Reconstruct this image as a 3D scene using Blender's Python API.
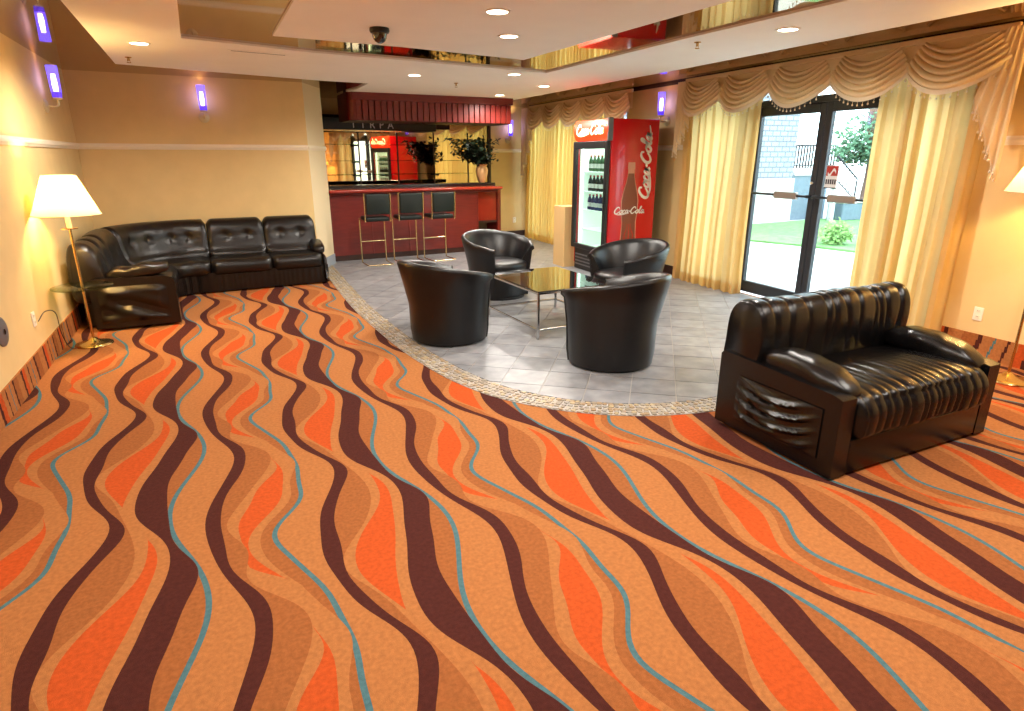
import bpy, bmesh, math, random
from mathutils import Vector, Matrix
random.seed(7)
PI = math.pi
S = bpy.context.scene
COL = S.collection
for o in list(bpy.data.objects): bpy.data.objects.remove(o)

# ------------------------------------------------------------------ camera, sky, sun, exposure
F_PX, PITCH, YAW, CAM_H = 616.0, math.atan(198.5/616), math.atan(277/647.2), 1.65
cd = bpy.data.cameras.new('camera'); cd.sensor_width = 36; cd.lens = F_PX/1024*36; cd.clip_start = .05; cd.clip_end = 300
cam = bpy.data.objects.new('camera', cd); COL.objects.link(cam)
cam.location = (0, 0, CAM_H); cam.rotation_euler = (PI/2-PITCH, 0, -YAW)
S.camera = cam
w = bpy.data.worlds.new('sky'); S.world = w; w.use_nodes = True
nt = w.node_tree; bgn = nt.nodes['Background']
bgn.inputs[0].default_value = (.86, .93, 1, 1); bgn.inputs[1].default_value = 5.5
sd = bpy.data.lights.new('sun', 'SUN'); sd.energy = 3.0; sd.angle = .05; sd.color = (1, .95, .86)
sun = bpy.data.objects.new('sun', sd); COL.objects.link(sun)
sun.rotation_euler = Vector((.22, -.55, -1)).to_track_quat('-Z', 'Y').to_euler()
S.view_settings.view_transform = 'Standard'; S.view_settings.look = 'None'
S.view_settings.gamma = 1; S.view_settings.use_curve_mapping = False
S.view_settings.exposure = 0.74
DOWN_W, LAMP_W = 98, 66

# ------------------------------------------------------------------ materials
def lin(c):
    return tuple(((v/255)/12.92 if v/255 <= .04045 else ((v/255+.055)/1.055)**2.4) for v in c)
def newmat(name):
    m = bpy.data.materials.new(name); m.use_nodes = True
    return m, m.node_tree, m.node_tree.nodes['Principled BSDF']
def mat(name, rgb, rough=.6, metal=0, var=0, scale=8, bump=0, bscale=60, spec=.5, coat=0, emit=None, estr=0, alpha=1, stretch=None):
    m, t, b = newmat(name)
    c = lin(rgb)
    b.inputs['Base Color'].default_value = (*c, 1)
    b.inputs['Roughness'].default_value = rough; b.inputs['Metallic'].default_value = metal
    b.inputs['Specular IOR Level'].default_value = spec; b.inputs['Coat Weight'].default_value = coat
    if emit: b.inputs['Emission Color'].default_value = (*lin(emit), 1); b.inputs['Emission Strength'].default_value = estr
    b.inputs['Alpha'].default_value = alpha
    if var or bump:
        tc = t.nodes.new('ShaderNodeTexCoord'); src = tc.outputs['Object']
        if stretch:
            mp = t.nodes.new('ShaderNodeMapping'); mp.inputs['Scale'].default_value = stretch
            t.links.new(src, mp.inputs[0]); src = mp.outputs[0]
    if var:
        n = t.nodes.new('ShaderNodeTexNoise'); n.inputs['Scale'].default_value = scale; n.inputs['Detail'].default_value = 5
        t.links.new(src, n.inputs['Vector'])
        r = t.nodes.new('ShaderNodeValToRGB')
        r.color_ramp.elements[0].position = .3; r.color_ramp.elements[1].position = .7
        r.color_ramp.elements[0].color = (*[v*(1-var) for v in c], 1); r.color_ramp.elements[1].color = (*[min(1, v*(1+var)) for v in c], 1)
        t.links.new(n.outputs['Fac'], r.inputs[0]); t.links.new(r.outputs[0], b.inputs['Base Color'])
    if bump:
        n2 = t.nodes.new('ShaderNodeTexNoise'); n2.inputs['Scale'].default_value = bscale; n2.inputs['Detail'].default_value = 3
        t.links.new(src, n2.inputs['Vector'])
        bp = t.nodes.new('ShaderNodeBump'); bp.inputs['Strength'].default_value = bump; bp.inputs['Distance'].default_value = .01
        t.links.new(n2.outputs['Fac'], bp.inputs['Height']); t.links.new(bp.outputs[0], b.inputs['Normal'])
    return m
def fabric(name, rgb, trans, var=.06, glow=None):
    m, t, b = newmat(name); out = t.nodes['Material Output']
    c = lin(rgb)
    d = t.nodes.new('ShaderNodeBsdfDiffuse'); tr = t.nodes.new('ShaderNodeBsdfTranslucent'); mx = t.nodes.new('ShaderNodeMixShader')
    tc = t.nodes.new('ShaderNodeTexCoord'); n = t.nodes.new('ShaderNodeTexNoise'); n.inputs['Scale'].default_value = 90
    t.links.new(tc.outputs['Object'], n.inputs['Vector'])
    r = t.nodes.new('ShaderNodeValToRGB')
    r.color_ramp.elements[0].color = (*[v*(1-var) for v in c], 1); r.color_ramp.elements[1].color = (*[min(1, v*(1+var)) for v in c], 1)
    t.links.new(n.outputs['Fac'], r.inputs[0]); t.links.new(r.outputs[0], d.inputs[0]); t.links.new(r.outputs[0], tr.inputs[0])
    if glow: t.links.remove(tr.inputs[0].links[0]); tr.inputs[0].default_value = (*lin(glow), 1)
    mx.inputs[0].default_value = trans
    t.links.new(d.outputs[0], mx.inputs[1]); t.links.new(tr.outputs[0], mx.inputs[2]); t.links.new(mx.outputs[0], out.inputs[0])
    t.nodes.remove(b)
    return m
def glassmat(name, rgb=(235, 245, 245), refl=.12):
    m, t, b = newmat(name); out = t.nodes['Material Output']
    tr = t.nodes.new('ShaderNodeBsdfTransparent'); tr.inputs[0].default_value = (*lin(rgb), 1)
    gl = t.nodes.new('ShaderNodeBsdfGlossy'); gl.inputs['Roughness'].default_value = .02
    lw = t.nodes.new('ShaderNodeLayerWeight'); lw.inputs[0].default_value = .5
    pw = t.nodes.new('ShaderNodeMath'); pw.operation = 'POWER'; pw.inputs[1].default_value = 4.5
    fr = t.nodes.new('ShaderNodeMath'); fr.operation = 'MULTIPLY_ADD'; fr.inputs[1].default_value = .7; fr.inputs[2].default_value = .03
    t.links.new(lw.outputs['Facing'], pw.inputs[0]); t.links.new(pw.outputs[0], fr.inputs[0])
    mx = t.nodes.new('ShaderNodeMixShader')
    t.links.new(fr.outputs[0], mx.inputs[0]); t.links.new(tr.outputs[0], mx.inputs[1]); t.links.new(gl.outputs[0], mx.inputs[2])
    t.links.new(mx.outputs[0], out.inputs[0]); t.nodes.remove(b)
    return m
def emitmat(name, rgb, s):
    m, t, b = newmat(name); out = t.nodes['Material Output']
    e = t.nodes.new('ShaderNodeEmission'); e.inputs[0].default_value = (*lin(rgb), 1); e.inputs[1].default_value = s
    t.links.new(e.outputs[0], out.inputs[0]); t.nodes.remove(b)
    return m
def carpet(name, rgb):
    m = mat(name, rgb, .95, var=.16, scale=55, bump=.5, bscale=420, spec=.1)
    return m
M = {}
M['c_base'] = carpet('carpet_apricot', (170, 109, 62)); M['c_tan'] = carpet('carpet_tan', (152, 91, 49))
M['c_org'] = carpet('carpet_orange', (186, 79, 33)); M['c_dark'] = carpet('carpet_maroon', (74, 35, 29)); M['c_blue'] = carpet('carpet_blue', (76, 110, 116))
M['wall'] = mat('wall_tan', (220, 190, 132), .75, var=.03, scale=5, bump=.08, bscale=150)
M['cream'] = mat('cream_paint', (226, 208, 170), .6)
M['rail'] = mat('rail_white', (236, 222, 196), .5)
M['white'] = mat('ceiling_white', (248, 243, 236), .8, var=.015, scale=3)
M['bronze'] = mat('bronze_mirror', (158, 122, 78), .03, 1)
M['barmirror'] = mat('bar_mirror', (196, 172, 140), .02, 1)
M['darkline'] = mat('dark_trim', (62, 40, 24), .5)
M['redwood'] = mat('cherry_wood', (112, 30, 22), .38, var=.18, scale=4, stretch=(1, 1, 8), coat=.15)
M['redtop'] = mat('cherry_counter', (150, 44, 28), .22, var=.12, scale=5, coat=.4)
M['black_gloss'] = mat('black_laminate', (26, 22, 22), .22)
M['black'] = mat('black_plastic', (22, 21, 22), .45)
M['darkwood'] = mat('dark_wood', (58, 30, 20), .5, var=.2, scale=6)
M['leather'] = mat('black_leather', (13, 11, 11), .26, var=.2, scale=14, bump=.12, bscale=240, spec=.42)
M['leather_b'] = mat('brown_black_leather', (19, 14, 11), .28, var=.22, scale=12, bump=.15, bscale=200, spec=.45)
M['tub'] = mat('tub_leather', (16, 14, 15), .33, var=.12, scale=20, bump=.1, bscale=260, spec=.42)
M['chrome'] = mat('chrome', (205, 205, 205), .12, 1)
M['brass'] = mat('brass', (205, 172, 112), .22, 1)
M['blackglass'] = mat('black_glass', (14, 14, 16), .03, 0, spec=.9, coat=.8)
M['curtain'] = fabric('gold_curtain', (206, 172, 116), .46, glow=(255, 229, 164))
M['curtain2'] = fabric('far_gold_curtain', (206, 166, 96), .46, glow=(255, 226, 140))
M['valance'] = fabric('tan_valance', (240, 214, 170), .10)
M['fringe'] = fabric('cream_fringe', (232, 212, 182), .1)
M['glass'] = glassmat('clear_glass')
M['tray_glass'] = glassmat('green_glass', (212, 226, 206))
M['alum'] = mat('dark_bronze_frame', (52, 54, 58), .4, .3)
M['plate'] = mat('push_plate', (168, 156, 146), .35, .6)
M['fred'] = mat('cooler_red', (206, 14, 24), .25, coat=.5)
M['fheader'] = mat('cooler_sign_red', (226, 50, 22), .4, emit=(255, 74, 24), estr=.8)
M['logo'] = mat('logo_white', (245, 240, 238), .4)
M['logolit'] = mat('logo_lit', (255, 246, 214), .4, emit=(255, 240, 190), estr=1.6)
M['fwhite'] = mat('cooler_liner', (232, 240, 228), .5, emit=(225, 245, 225), estr=.25)
M['tube'] = emitmat('cooler_lamp', (235, 255, 240), 4)
M['bglassA'] = mat('dark_bottle', (30, 34, 30), .2); M['bglassB'] = mat('blue_bottle', (40, 52, 92), .2); M['bglassC'] = mat('green_bottle', (60, 92, 60), .2)
M['blabel'] = mat('bottle_label', (214, 214, 206), .5); M['bcap'] = mat('bottle_cap', (178, 34, 30), .4)
M['print_brown'] = mat('printed_bottle', (124, 44, 30), .35, coat=.5); M['print_edge'] = mat('printed_highlight', (216, 150, 130), .35, coat=.5)
M['card'] = mat('tan_cardboard', (206, 168, 112), .8)
M['shade'] = fabric('lamp_shade', (250, 222, 168), .5)
def tubemat():
    m, t, b = newmat('violet_tube'); out = t.nodes['Material Output']
    e = t.nodes.new('ShaderNodeEmission'); e.inputs[0].default_value = (*lin((104, 84, 255)), 1); e.inputs[1].default_value = 2.2
    tr = t.nodes.new('ShaderNodeBsdfTransparent'); tr.inputs[0].default_value = (.8, .75, 1, 1); mx = t.nodes.new('ShaderNodeMixShader'); mx.inputs[0].default_value = .5
    t.links.new(tr.outputs[0], mx.inputs[1]); t.links.new(e.outputs[0], mx.inputs[2]); t.links.new(mx.outputs[0], out.inputs[0]); t.nodes.remove(b)
    return m
M['violet'] = tubemat()
M['violetcore'] = emitmat('violet_core', (226, 214, 255), 16)
M['violetglass'] = mat('violet_glass', (74, 52, 186), .2, emit=(80, 50, 220), estr=.9)
M['sconce'] = mat('sconce_cream', (214, 198, 160), .35, .3)
M['downl'] = emitmat('downlight_glow', (255, 236, 200), 14)
M['tile'] = None
M['grout'] = mat('grout', (176, 170, 164), .8)
M['base_grey'] = mat('grey_base', (150, 158, 168), .6)
M['vase'] = mat('tan_vase', (190, 150, 98), .5, var=.1); M['leaf'] = mat('dark_leaf', (30, 44, 28), .45, var=.3, scale=20); M['stem'] = mat('stem', (52, 40, 26), .7)
M['plastic'] = mat('ivory_plate', (240, 230, 208), .4)
M['grey'] = mat('grey_metal', (112, 112, 116), .45, .4)
M['ink'] = mat('print_ink', (60, 56, 66), .6); M['sred'] = mat('sticker_red', (176, 52, 44), .5); M['swhite'] = mat('sticker_white', (225, 225, 225), .5)
M['padgreen'] = mat('stool_vinyl', (20, 27, 23), .45, spec=.3)
M['stoolbrass'] = mat('stool_brass', (214, 190, 140), .2, 1)
M['hletters'] = mat('grey_letters', (210, 205, 215), .4)
# outdoors
M['concrete'] = mat('pale_concrete', (190, 188, 186), .9, var=.05, scale=2)
M['grass'] = mat('lawn_green', (92, 136, 74), .9, var=.35, scale=6)
M['bush'] = mat('bush_leaf', (124, 160, 90), .8, var=.3, scale=9); M['treeleaf'] = mat('tree_leaf', (74, 112, 82), .8, var=.3, scale=5)
M['bark'] = mat('bark', (120, 92, 80), .9)
M['iron'] = mat('iron', (36, 38, 44), .6); M['bluegrey'] = mat('bluegrey_paint', (96, 110, 124), .7, var=.1)
def tilemat():
    m, t, b = newmat('grey_tile')
    oi = t.nodes.new('ShaderNodeObjectInfo'); tc = t.nodes.new('ShaderNodeTexCoord')
    n = t.nodes.new('ShaderNodeTexNoise'); n.inputs['Scale'].default_value = 7; n.inputs['Detail'].default_value = 6
    add = t.nodes.new('ShaderNodeVectorMath'); add.operation = 'ADD'
    t.links.new(tc.outputs['Object'], add.inputs[0]); t.links.new(oi.outputs['Location'], add.inputs[1]); t.links.new(add.outputs[0], n.inputs['Vector'])
    r = t.nodes.new('ShaderNodeValToRGB')
    r.color_ramp.elements[0].position = .3; r.color_ramp.elements[0].color = (*lin((116, 117, 120)), 1)
    r.color_ramp.elements[1].position = .72; r.color_ramp.elements[1].color = (*lin((150, 150, 153)), 1)
    t.links.new(n.outputs['Fac'], r.inputs[0])
    hs = t.nodes.new('ShaderNodeHueSaturation'); mr = t.nodes.new('ShaderNodeMapRange')
    mr.inputs['To Min'].default_value = .86; mr.inputs['To Max'].default_value = 1.1
    t.links.new(oi.outputs['Random'], mr.inputs[0]); t.links.new(mr.outputs[0], hs.inputs['Value']); t.links.new(r.outputs[0], hs.inputs['Color'])
    t.links.new(hs.outputs[0], b.inputs['Base Color']); b.inputs['Roughness'].default_value = .34
    return m
M['tile'] = tilemat()
def pebblemat():
    m, t, b = newmat('mosaic_stone')
    a = t.nodes.new('ShaderNodeAttribute'); a.attribute_name = 'col'
    t.links.new(a.outputs['Color'], b.inputs['Base Color']); b.inputs['Roughness'].default_value = .5
    return m
M['mosaic'] = pebblemat()
def brickmat():
    m, t, b = newmat('white_brick')
    tc = t.nodes.new('ShaderNodeTexCoord'); sx = t.nodes.new('ShaderNodeSeparateXYZ'); mp = t.nodes.new('ShaderNodeCombineXYZ')
    br = t.nodes.new('ShaderNodeTexBrick'); br.inputs['Scale'].default_value = 1.9; br.inputs['Mortar Size'].default_value = .03
    br.inputs['Color1'].default_value = (*lin((144, 146, 154)), 1); br.inputs['Color2'].default_value = (*lin((136, 138, 148)), 1); br.inputs['Mortar'].default_value = (*lin((100, 102, 116)), 1)
    t.links.new(tc.outputs['Object'], sx.inputs[0]); t.links.new(sx.outputs['X'], mp.inputs[0]); t.links.new(sx.outputs['Z'], mp.inputs[1]); t.links.new(mp.outputs[0], br.inputs[0]); t.links.new(br.outputs[0], b.inputs['Base Color'])
    b.inputs['Roughness'].default_value = .9
    return m
M['brick'] = brickmat()

# ------------------------------------------------------------------ mesh helpers
class MB:
    def __init__(s): s.v = []; s.f = []; s.m = []
    def add(s, vs, fs, mi=0):
        o = len(s.v); s.v += [tuple(p) for p in vs]; s.f += [tuple(i+o for i in f) for f in fs]; s.m += [mi]*len(fs)
    def box(s, x0, x1, y0, y1, z0, z1, mi=0):
        s.add([(x0,y0,z0),(x1,y0,z0),(x1,y1,z0),(x0,y1,z0),(x0,y0,z1),(x1,y0,z1),(x1,y1,z1),(x0,y1,z1)],
              [(0,3,2,1),(4,5,6,7),(0,1,5,4),(1,2,6,5),(2,3,7,6),(3,0,4,7)], mi); return s
    def rbox(s, x0, x1, y0, y1, z0, z1, r=.01, seg=2, mi=0):
        bm = bmesh.new(); bmesh.ops.create_cube(bm, size=1)
        for v in bm.verts: v.co = Vector(((x0+x1)/2+v.co.x*(x1-x0), (y0+y1)/2+v.co.y*(y1-y0), (z0+z1)/2+v.co.z*(z1-z0)))
        r = min(r, .49*min(x1-x0, y1-y0, z1-z0))
        bmesh.ops.bevel(bm, geom=bm.edges[:], offset=r, segments=seg, profile=.5, affect='EDGES')
        bm.verts.index_update(); s.add([v.co for v in bm.verts], [[v.index for v in f.verts] for f in bm.faces], mi); bm.free(); return s
    def tube(s, pts, r, n=8, mi=0, cap=True, close=False):
        pts = [Vector(p) for p in pts]; N = len(pts); rs = r if isinstance(r, (list, tuple)) else [r]*N
        V = []; up = None
        for i in range(N):
            if close: t = (pts[(i+1) % N]-pts[i-1])
            else: t = pts[min(i+1, N-1)]-pts[max(i-1, 0)]
            t = t.normalized()
            if up is None: up = t.orthogonal().normalized()
            up = (up - t*up.dot(t)).normalized(); bn = t.cross(up)
            for k in range(n):
                a = 2*PI*k/n; V.append(pts[i]+(up*math.cos(a)+bn*math.sin(a))*rs[i])
        Fc = []
        for i in range(N if close else N-1):
            j = (i+1) % N
            for k in range(n): Fc.append((i*n+k, i*n+(k+1) % n, j*n+(k+1) % n, j*n+k))
        if cap and not close: Fc += [tuple(range(n-1, -1, -1)), tuple((N-1)*n+k for k in range(n))]
        s.add(V, Fc, mi); return s
    def lathe(s, prof, n=24, c=(0,0,0), mi=0, cap=True):
        V = []; 
        for r, z in prof:
            for k in range(n): V.append((c[0]+r*math.cos(2*PI*k/n), c[1]+r*math.sin(2*PI*k/n), c[2]+z))
        Fc = [(i*n+k, i*n+(k+1) % n, (i+1)*n+(k+1) % n, (i+1)*n+k) for i in range(len(prof)-1) for k in range(n)]
        if cap: Fc += [tuple(range(n-1, -1, -1)), tuple((len(prof)-1)*n+k for k in range(n))]
        s.add(V, Fc, mi); return s
    def grid(s, fn, nu, nv, mi=0, wrapu=False):
        V = [fn(i/nu, j/nv) for j in range(nv+1) for i in range(nu if wrapu else nu+1)]
        W = nu if wrapu else nu+1
        s.add(V, [(j*W+i, j*W+(i+1) % W, (j+1)*W+(i+1) % W, (j+1)*W+i) for j in range(nv) for i in range(nu)], mi); return s
    def prism(s, poly, z0, z1, mi=0):
        n = len(poly); s.add([(x,y,z0) for x,y in poly]+[(x,y,z1) for x,y in poly],
            [tuple(range(n-1,-1,-1)), tuple(range(n,2*n))]+[(i,(i+1)%n,n+(i+1)%n,n+i) for i in range(n)], mi); return s
    def sq(s, c, sz, e=.5, e2=None, nu=28, nv=18, fn=None, mi=0):
        """superellipsoid cushion"""
        e2 = e2 or e
        sg = lambda x, p: math.copysign(abs(x)**p, x)
        def P(u, v):
            a = -PI+2*PI*u; b = -PI/2+PI*v
            p = Vector((sz[0]/2*sg(math.cos(b), e2)*sg(math.cos(a), e), sz[1]/2*sg(math.cos(b), e2)*sg(math.sin(a), e), sz[2]/2*sg(math.sin(b), e2)))
            if fn: p = fn(p)
            return Vector(c)+p
        s.grid(P, nu, nv, mi, wrapu=True); return s
    def mesh(s, name, mats, smooth=None):
        me = bpy.data.meshes.new(name); me.from_pydata(s.v, [], s.f); me.update()
        mats = mats if isinstance(mats, (list, tuple)) else [mats]
        for m in mats: me.materials.append(m)
        if len(mats) > 1: me.polygons.foreach_set('material_index', s.m)
        if smooth:
            me.polygons.foreach_set('use_smooth', [True]*len(me.polygons)); me.set_sharp_from_angle(angle=math.radians(smooth))
        return me
    def build(s, name, mats, parent=None, smooth=None, label=None):
        o = bpy.data.objects.new(name, s.mesh(name, mats, smooth)); COL.objects.link(o)
        if parent: o.parent = parent
        if label: o['label'] = label
        return o
def thing(name, label, cat, loc=(0,0,0), rz=0, group=None):
    o = bpy.data.objects.new(name, None); COL.objects.link(o); o.location = loc; o.rotation_euler = (0,0,rz)
    o.empty_display_size = .1
    return tag(o, label, cat, group)
def tag(o, label, cat, group=None):
    o['label'] = label; o['category'] = cat
    if group: o['group'] = group
    return o
def struct(o): o['kind'] = 'structure'; return o
def dup(root, loc, rz, label, group=None):
    r = root.copy(); COL.objects.link(r); r.location = loc; r.rotation_euler = (0,0,rz); r['label'] = label
    if group: r['group'] = group
    for ch in list(root.children):
        c = ch.copy(); COL.objects.link(c); c.parent = r
        for g_ in ch.children:
            d = g_.copy(); COL.objects.link(d); d.parent = c
    return r
def light(name, kind, loc, energy, color, parent=None, size=.1, rot=None, spot=None):
    l = bpy.data.lights.new(name, kind); l.energy = energy; l.color = color
    if kind == 'AREA': l.shape = 'DISK'; l.size = size
    else: l.shadow_soft_size = size
    if spot: l.spot_size = spot; l.spot_blend = .6
    o = bpy.data.objects.new(name, l); COL.objects.link(o); o.location = loc
    if rot: o.rotation_euler = rot
    if parent: o.parent = parent
    return o
def catmull(P, n=8, close=False):
    P = [Vector(p) for p in P]; out = []; N = len(P)
    for i in range(N if close else N-1):
        a = P[i-1] if (close or i) else P[0]*2-P[1]; b = P[i]; c = P[(i+1) % N]
        d = P[(i+2) % N] if (close or i+2 < N) else c*2-b
        for k in range(n):
            t = k/n; out.append(.5*((2*b)+(c-a)*t+(2*a-5*b+4*c-d)*t*t+(3*b-a-3*c+d)*t**3))
    if not close: out.append(P[-1])
    return out

# ------------------------------------------------------------------ room shell
CZ, PZ = 2.628, 2.61                       # bronze mirror ceiling, underside of the white panels
LW = lambda y: -1.58-.0357*(y-4.67)       # left wall line
WL0, WL1 = (LW(-3), -3), (LW(9.36), 9.36)
WB0, WB1, WP = WL1, (.97, 9.62), (1.29, 10.34)
BK = lambda x: 12.42+.146*(x-5.2)         # wall behind the bar
RX = 5.7
def wallseg(a, b, z0, z1, th, name, mats=None, parent=None, side=1):
    a, b = Vector((*a, 0)), Vector((*b, 0)); d = (b-a).normalized(); n = Vector((-d.y, d.x, 0))*th*side
    m = MB(); m.prism([(a.x,a.y),(b.x,b.y),(b.x+n.x,b.y+n.y),(a.x+n.x,a.y+n.y)], z0, z1)
    return m.build(name, mats or M['wall'], parent)
wl = struct(wallseg(WL0, WL1, 0, CZ, .15, 'wall_left'))
wb = struct(wallseg(WB0, WB1, 0, CZ, .15, 'wall_back'))
wp = struct(wallseg(WB1, WP, 0, CZ, .2, 'wall_return', M['cream']))
wa = struct(wallseg((.98, BK(.98)), (RX+.2, BK(RX+.2)), 0, CZ, .15, 'wall_bar'))
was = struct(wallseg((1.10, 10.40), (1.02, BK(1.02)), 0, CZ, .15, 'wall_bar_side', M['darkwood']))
wf = struct(wallseg((RX+.2, -3), WL0, 0, CZ, .15, 'wall_front'))
# right wall with the glazed door bay and the far window bay
DB0, DB1, DT = 3.55, 7.0, 2.45
WB_0, WB_1 = 8.75, 12.15
m = MB()
m.box(RX, RX+.18, -3, DB0, 0, CZ); m.box(RX, RX+.18, DB1, WB_0, 0, CZ); m.box(RX, RX+.18, WB_1, 12.9, 0, CZ)
m.box(RX, RX+.18, DB0, DB1, DT, CZ); m.box(RX, RX+.18, WB_0, WB_1, DT, CZ)
struct(m.build('wall_right', M['wall']))
# chair rails
def railstrip(a, b, side, name, z=1.775):
    a, b = Vector((*a,0)), Vector((*b,0)); d = (b-a).normalized(); n = Vector((-d.y,d.x,0))*side
    prof = [(0,-.035),(.012,-.035),(.018,-.02),(.026,-.008),(.026,.01),(.014,.02),(.012,.035),(0,.035)]
    m = MB(); k = len(prof); V = []
    for p in (a, b):
        for o_, z_ in prof: q = p+n*o_; V.append((q.x, q.y, z+z_))
    m.add(V, [(i,(i+1)%k,k+(i+1)%k,k+i) for i in range(k)]+[tuple(range(k)), tuple(range(2*k-1,k-1,-1))])
    return struct(m.build(name, M['rail']))
railstrip(WL0, WL1, -1, 'trim_1'); railstrip(WB0, WB1, -1, 'trim_2')
railstrip((WB1[0]-.01,WB1[1]-.005), WP, -1, 'trim_3')
railstrip((4.78, BK(4.78)), (RX, BK(RX)), -1, 'trim_4')
railstrip((RX, 7.0), (RX, 8.7), 1, 'trim_5'); railstrip((RX, -3), (RX, 3.5), 1, 'trim_6')
# ceiling: bronze mirror plane with white panels hung just below it
m = MB(); m.box(-2.2, 6.1, -3.2, 13.2, CZ, CZ+.12)
ceil = struct(m.build('ceiling', M['bronze']))
OUT = [(-.62,-1.9),(-.91,5.25),(-1.07,8.43),(1.21,9.16),(1.80,9.21),(1.79,10.01),(1.70,10.52),(4.66,10.86),(4.68,10.37),(4.84,6.24),(4.85,3.9),(4.85,-1.9)]
INN = [(.12,-.9),(-.22,4.95),(-.30,6.44),(.84,6.80),(1.70,6.93),(3.56,7.27),(3.65,4.84),(3.75,3.25),(3.95,-.9)]
PAN = [(.7,-.4),(.47,4.66),(.41,6.03),(1.52,6.14),(2.88,6.42),(3.05,3.86),(3.30,-.4)]
def ring(outer, inner, z0, z1, name, mt, parent):
    bm = bmesh.new(); loops = []
    for poly in (outer, inner):
        vs = [bm.verts.new((x,y,z0)) for x,y in poly]
        es = [bm.edges.new((vs[i], vs[(i+1)%len(vs)])) for i in range(len(vs))]; loops.append(es)
    r = bmesh.ops.triangle_fill(bm, edges=loops[0]+loops[1], use_beauty=True)
    fs = [g_ for g_ in r['geom'] if isinstance(g_, bmesh.types.BMFace)]
    ex = bmesh.ops.extrude_face_region(bm, geom=fs)
    for g_ in ex['geom']:
        if isinstance(g_, bmesh.types.BMVert): g_.co.z = z1
    bmesh.ops.recalc_face_normals(bm, faces=bm.faces[:])
    me = bpy.data.meshes.new(name); bm.to_mesh(me); bm.free(); me.materials.append(mt)
    o = bpy.data.objects.new(name, me); COL.objects.link(o); o.parent = parent; return o
ring(OUT, INN, PZ, CZ, 'soffit_ring', M['white'], ceil)
m = MB(); m.prism(PAN, PZ, CZ); m.build('tray_panel', M['white'], ceil)
# dark line where the wall meets the mirror on the right
m = MB(); m.box(RX-.012, RX, -3, 12.4, CZ-.03, CZ); struct(m.build('trim_7', M['darkline']))

# ------------------------------------------------------------------ carpet, traced wave pattern repeated on its own lattice
CUR = {'eL':[0.3460,0.0488,0.0751,-0.0095,0.0139,-0.0036,-0.0010,0.0028,-0.0003],
'eR':[0.4069,0.0551,0.0638,-0.0104,0.0218,-0.0022,0.0023,-0.0026,-0.0033],
'tE':[0.4750,0.1101,0.0197,-0.0089,-0.0238,0.0016,0.0083,0.0003,-0.0021],
'oL':[0.5137,0.1221,0.0208,-0.0036,-0.0114,-0.0027,0.0011,-0.0025,0.0001],
'oR':[0.5787,0.0631,-0.0573,0.0161,0.0019,0.0032,0.0028,-0.0007,-0.0004],
'fL':[0.6286,0.0620,-0.0570,0.0155,-0.0001,0.0025,0.0007,-0.0013,0.0017],
'fR':[0.7378,0.0277,-0.0582,-0.0105,-0.0122,-0.0060,-0.0053,-0.0031,0.0016],
'b1':[0.7825,-0.0229,-0.0771,-0.0006,0.0003,-0.0005,-0.0010,-0.0003,-0.0004],
'gL':[0.9282,-0.0713,-0.0288,0.0064,0.0044,0.0013,-0.0028,-0.0001,0.0002],
'gR':[0.9880,-0.0740,-0.0235,0.0122,0.0094,0.0049,-0.0007,-0.0012,-0.0029],
'tG':[1.0660,-0.1111,0.0025,0.0247,-0.0143,-0.0077,-0.0196,-0.0050,-0.0026],
'pL':[1.1064,-0.1202,0.0027,0.0004,0.0114,0.0170,0.0062,-0.0059,-0.0158],
'pR':[1.1572,-0.0775,0.0606,-0.0221,0.0198,0.0021,0.0086,-0.0041,-0.0032],
'qL':[1.2077,-0.0897,0.0703,-0.0010,0.0147,-0.0085,0.0098,-0.0038,-0.0050],
'b2':[1.2577,-0.0672,0.0504,-0.0143,0.0211,-0.0067,0.0073,-0.0051,0.0009]}
PER, SLOPE, UX, UY = 1.48, -.05, 1.04, .22
def cur(k, y):
    c = CUR[k]; x = c[0]+SLOPE*y
    for h in range(1, 5): a = 2*PI*h*y/PER; x += c[2*h-1]*math.cos(a)+c[2*h]*math.sin(a)
    return x
BW = .0115
# (left boundary, colour of the band on its right)
def bounds(y):
    g_ = lambda k: cur(k, y)
    return [(g_('eL'),3),(g_('eR'),1),(g_('tE'),0),(g_('oL'),2),(g_('oR'),0),(g_('fL'),3),(g_('fR'),1),(g_('b1')-BW,4),(g_('b1')+BW,0),
            (g_('gL'),3),(g_('gR'),1),(g_('tG'),0),(g_('pL'),2),(g_('pR'),0),(g_('qL'),1),(g_('b2')-BW,4),(g_('b2')+BW,0)]
CM = [M['c_base'], M['c_tan'], M['c_org'], M['c_dark'], M['c_blue']]
def carpet_color(x, y):
    best = 0
    for mcol in range(-4, 7):
        b = bounds(y-mcol*UY); bx = x-mcol*UX
        if b[0][0] <= bx < b[0][0]+UX*1.02:
            for xx, c in b:
                if bx >= xx: best = c
    return best
m = MB(); YS = [-3+.03*i for i in range(int(13.6/.03)+1)]
for mcol in range(-3, 7):
    rows = []
    for y in YS:
        b = bounds(y-mcol*UY); nx = bounds(y-(mcol+1)*UY)[0][0]+UX
        xs = []; cur_x = -9
        for xx, c in b: cur_x = max(cur_x, xx); xs.append(min(cur_x, nx))
        xs.append(nx); rows.append([min(max(v+mcol*UX, -1.95), RX+.05) for v in xs])
    cols = [c for _, c in b]; k = len(rows[0])
    base = len(m.v)
    for y, r in zip(YS, rows): m.v += [(x, y, 0) for x in r]
    for i in range(len(YS)-1):
        for j in range(k-1):
            a = base+i*k+j
            if max(rows[i][j+1]-rows[i][j], rows[i+1][j+1]-rows[i+1][j]) > 1e-5:
                m.f.append((a, a+1, a+1+k, a+k)); m.m.append(cols[j])
struct(m.build('floor', CM))
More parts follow.
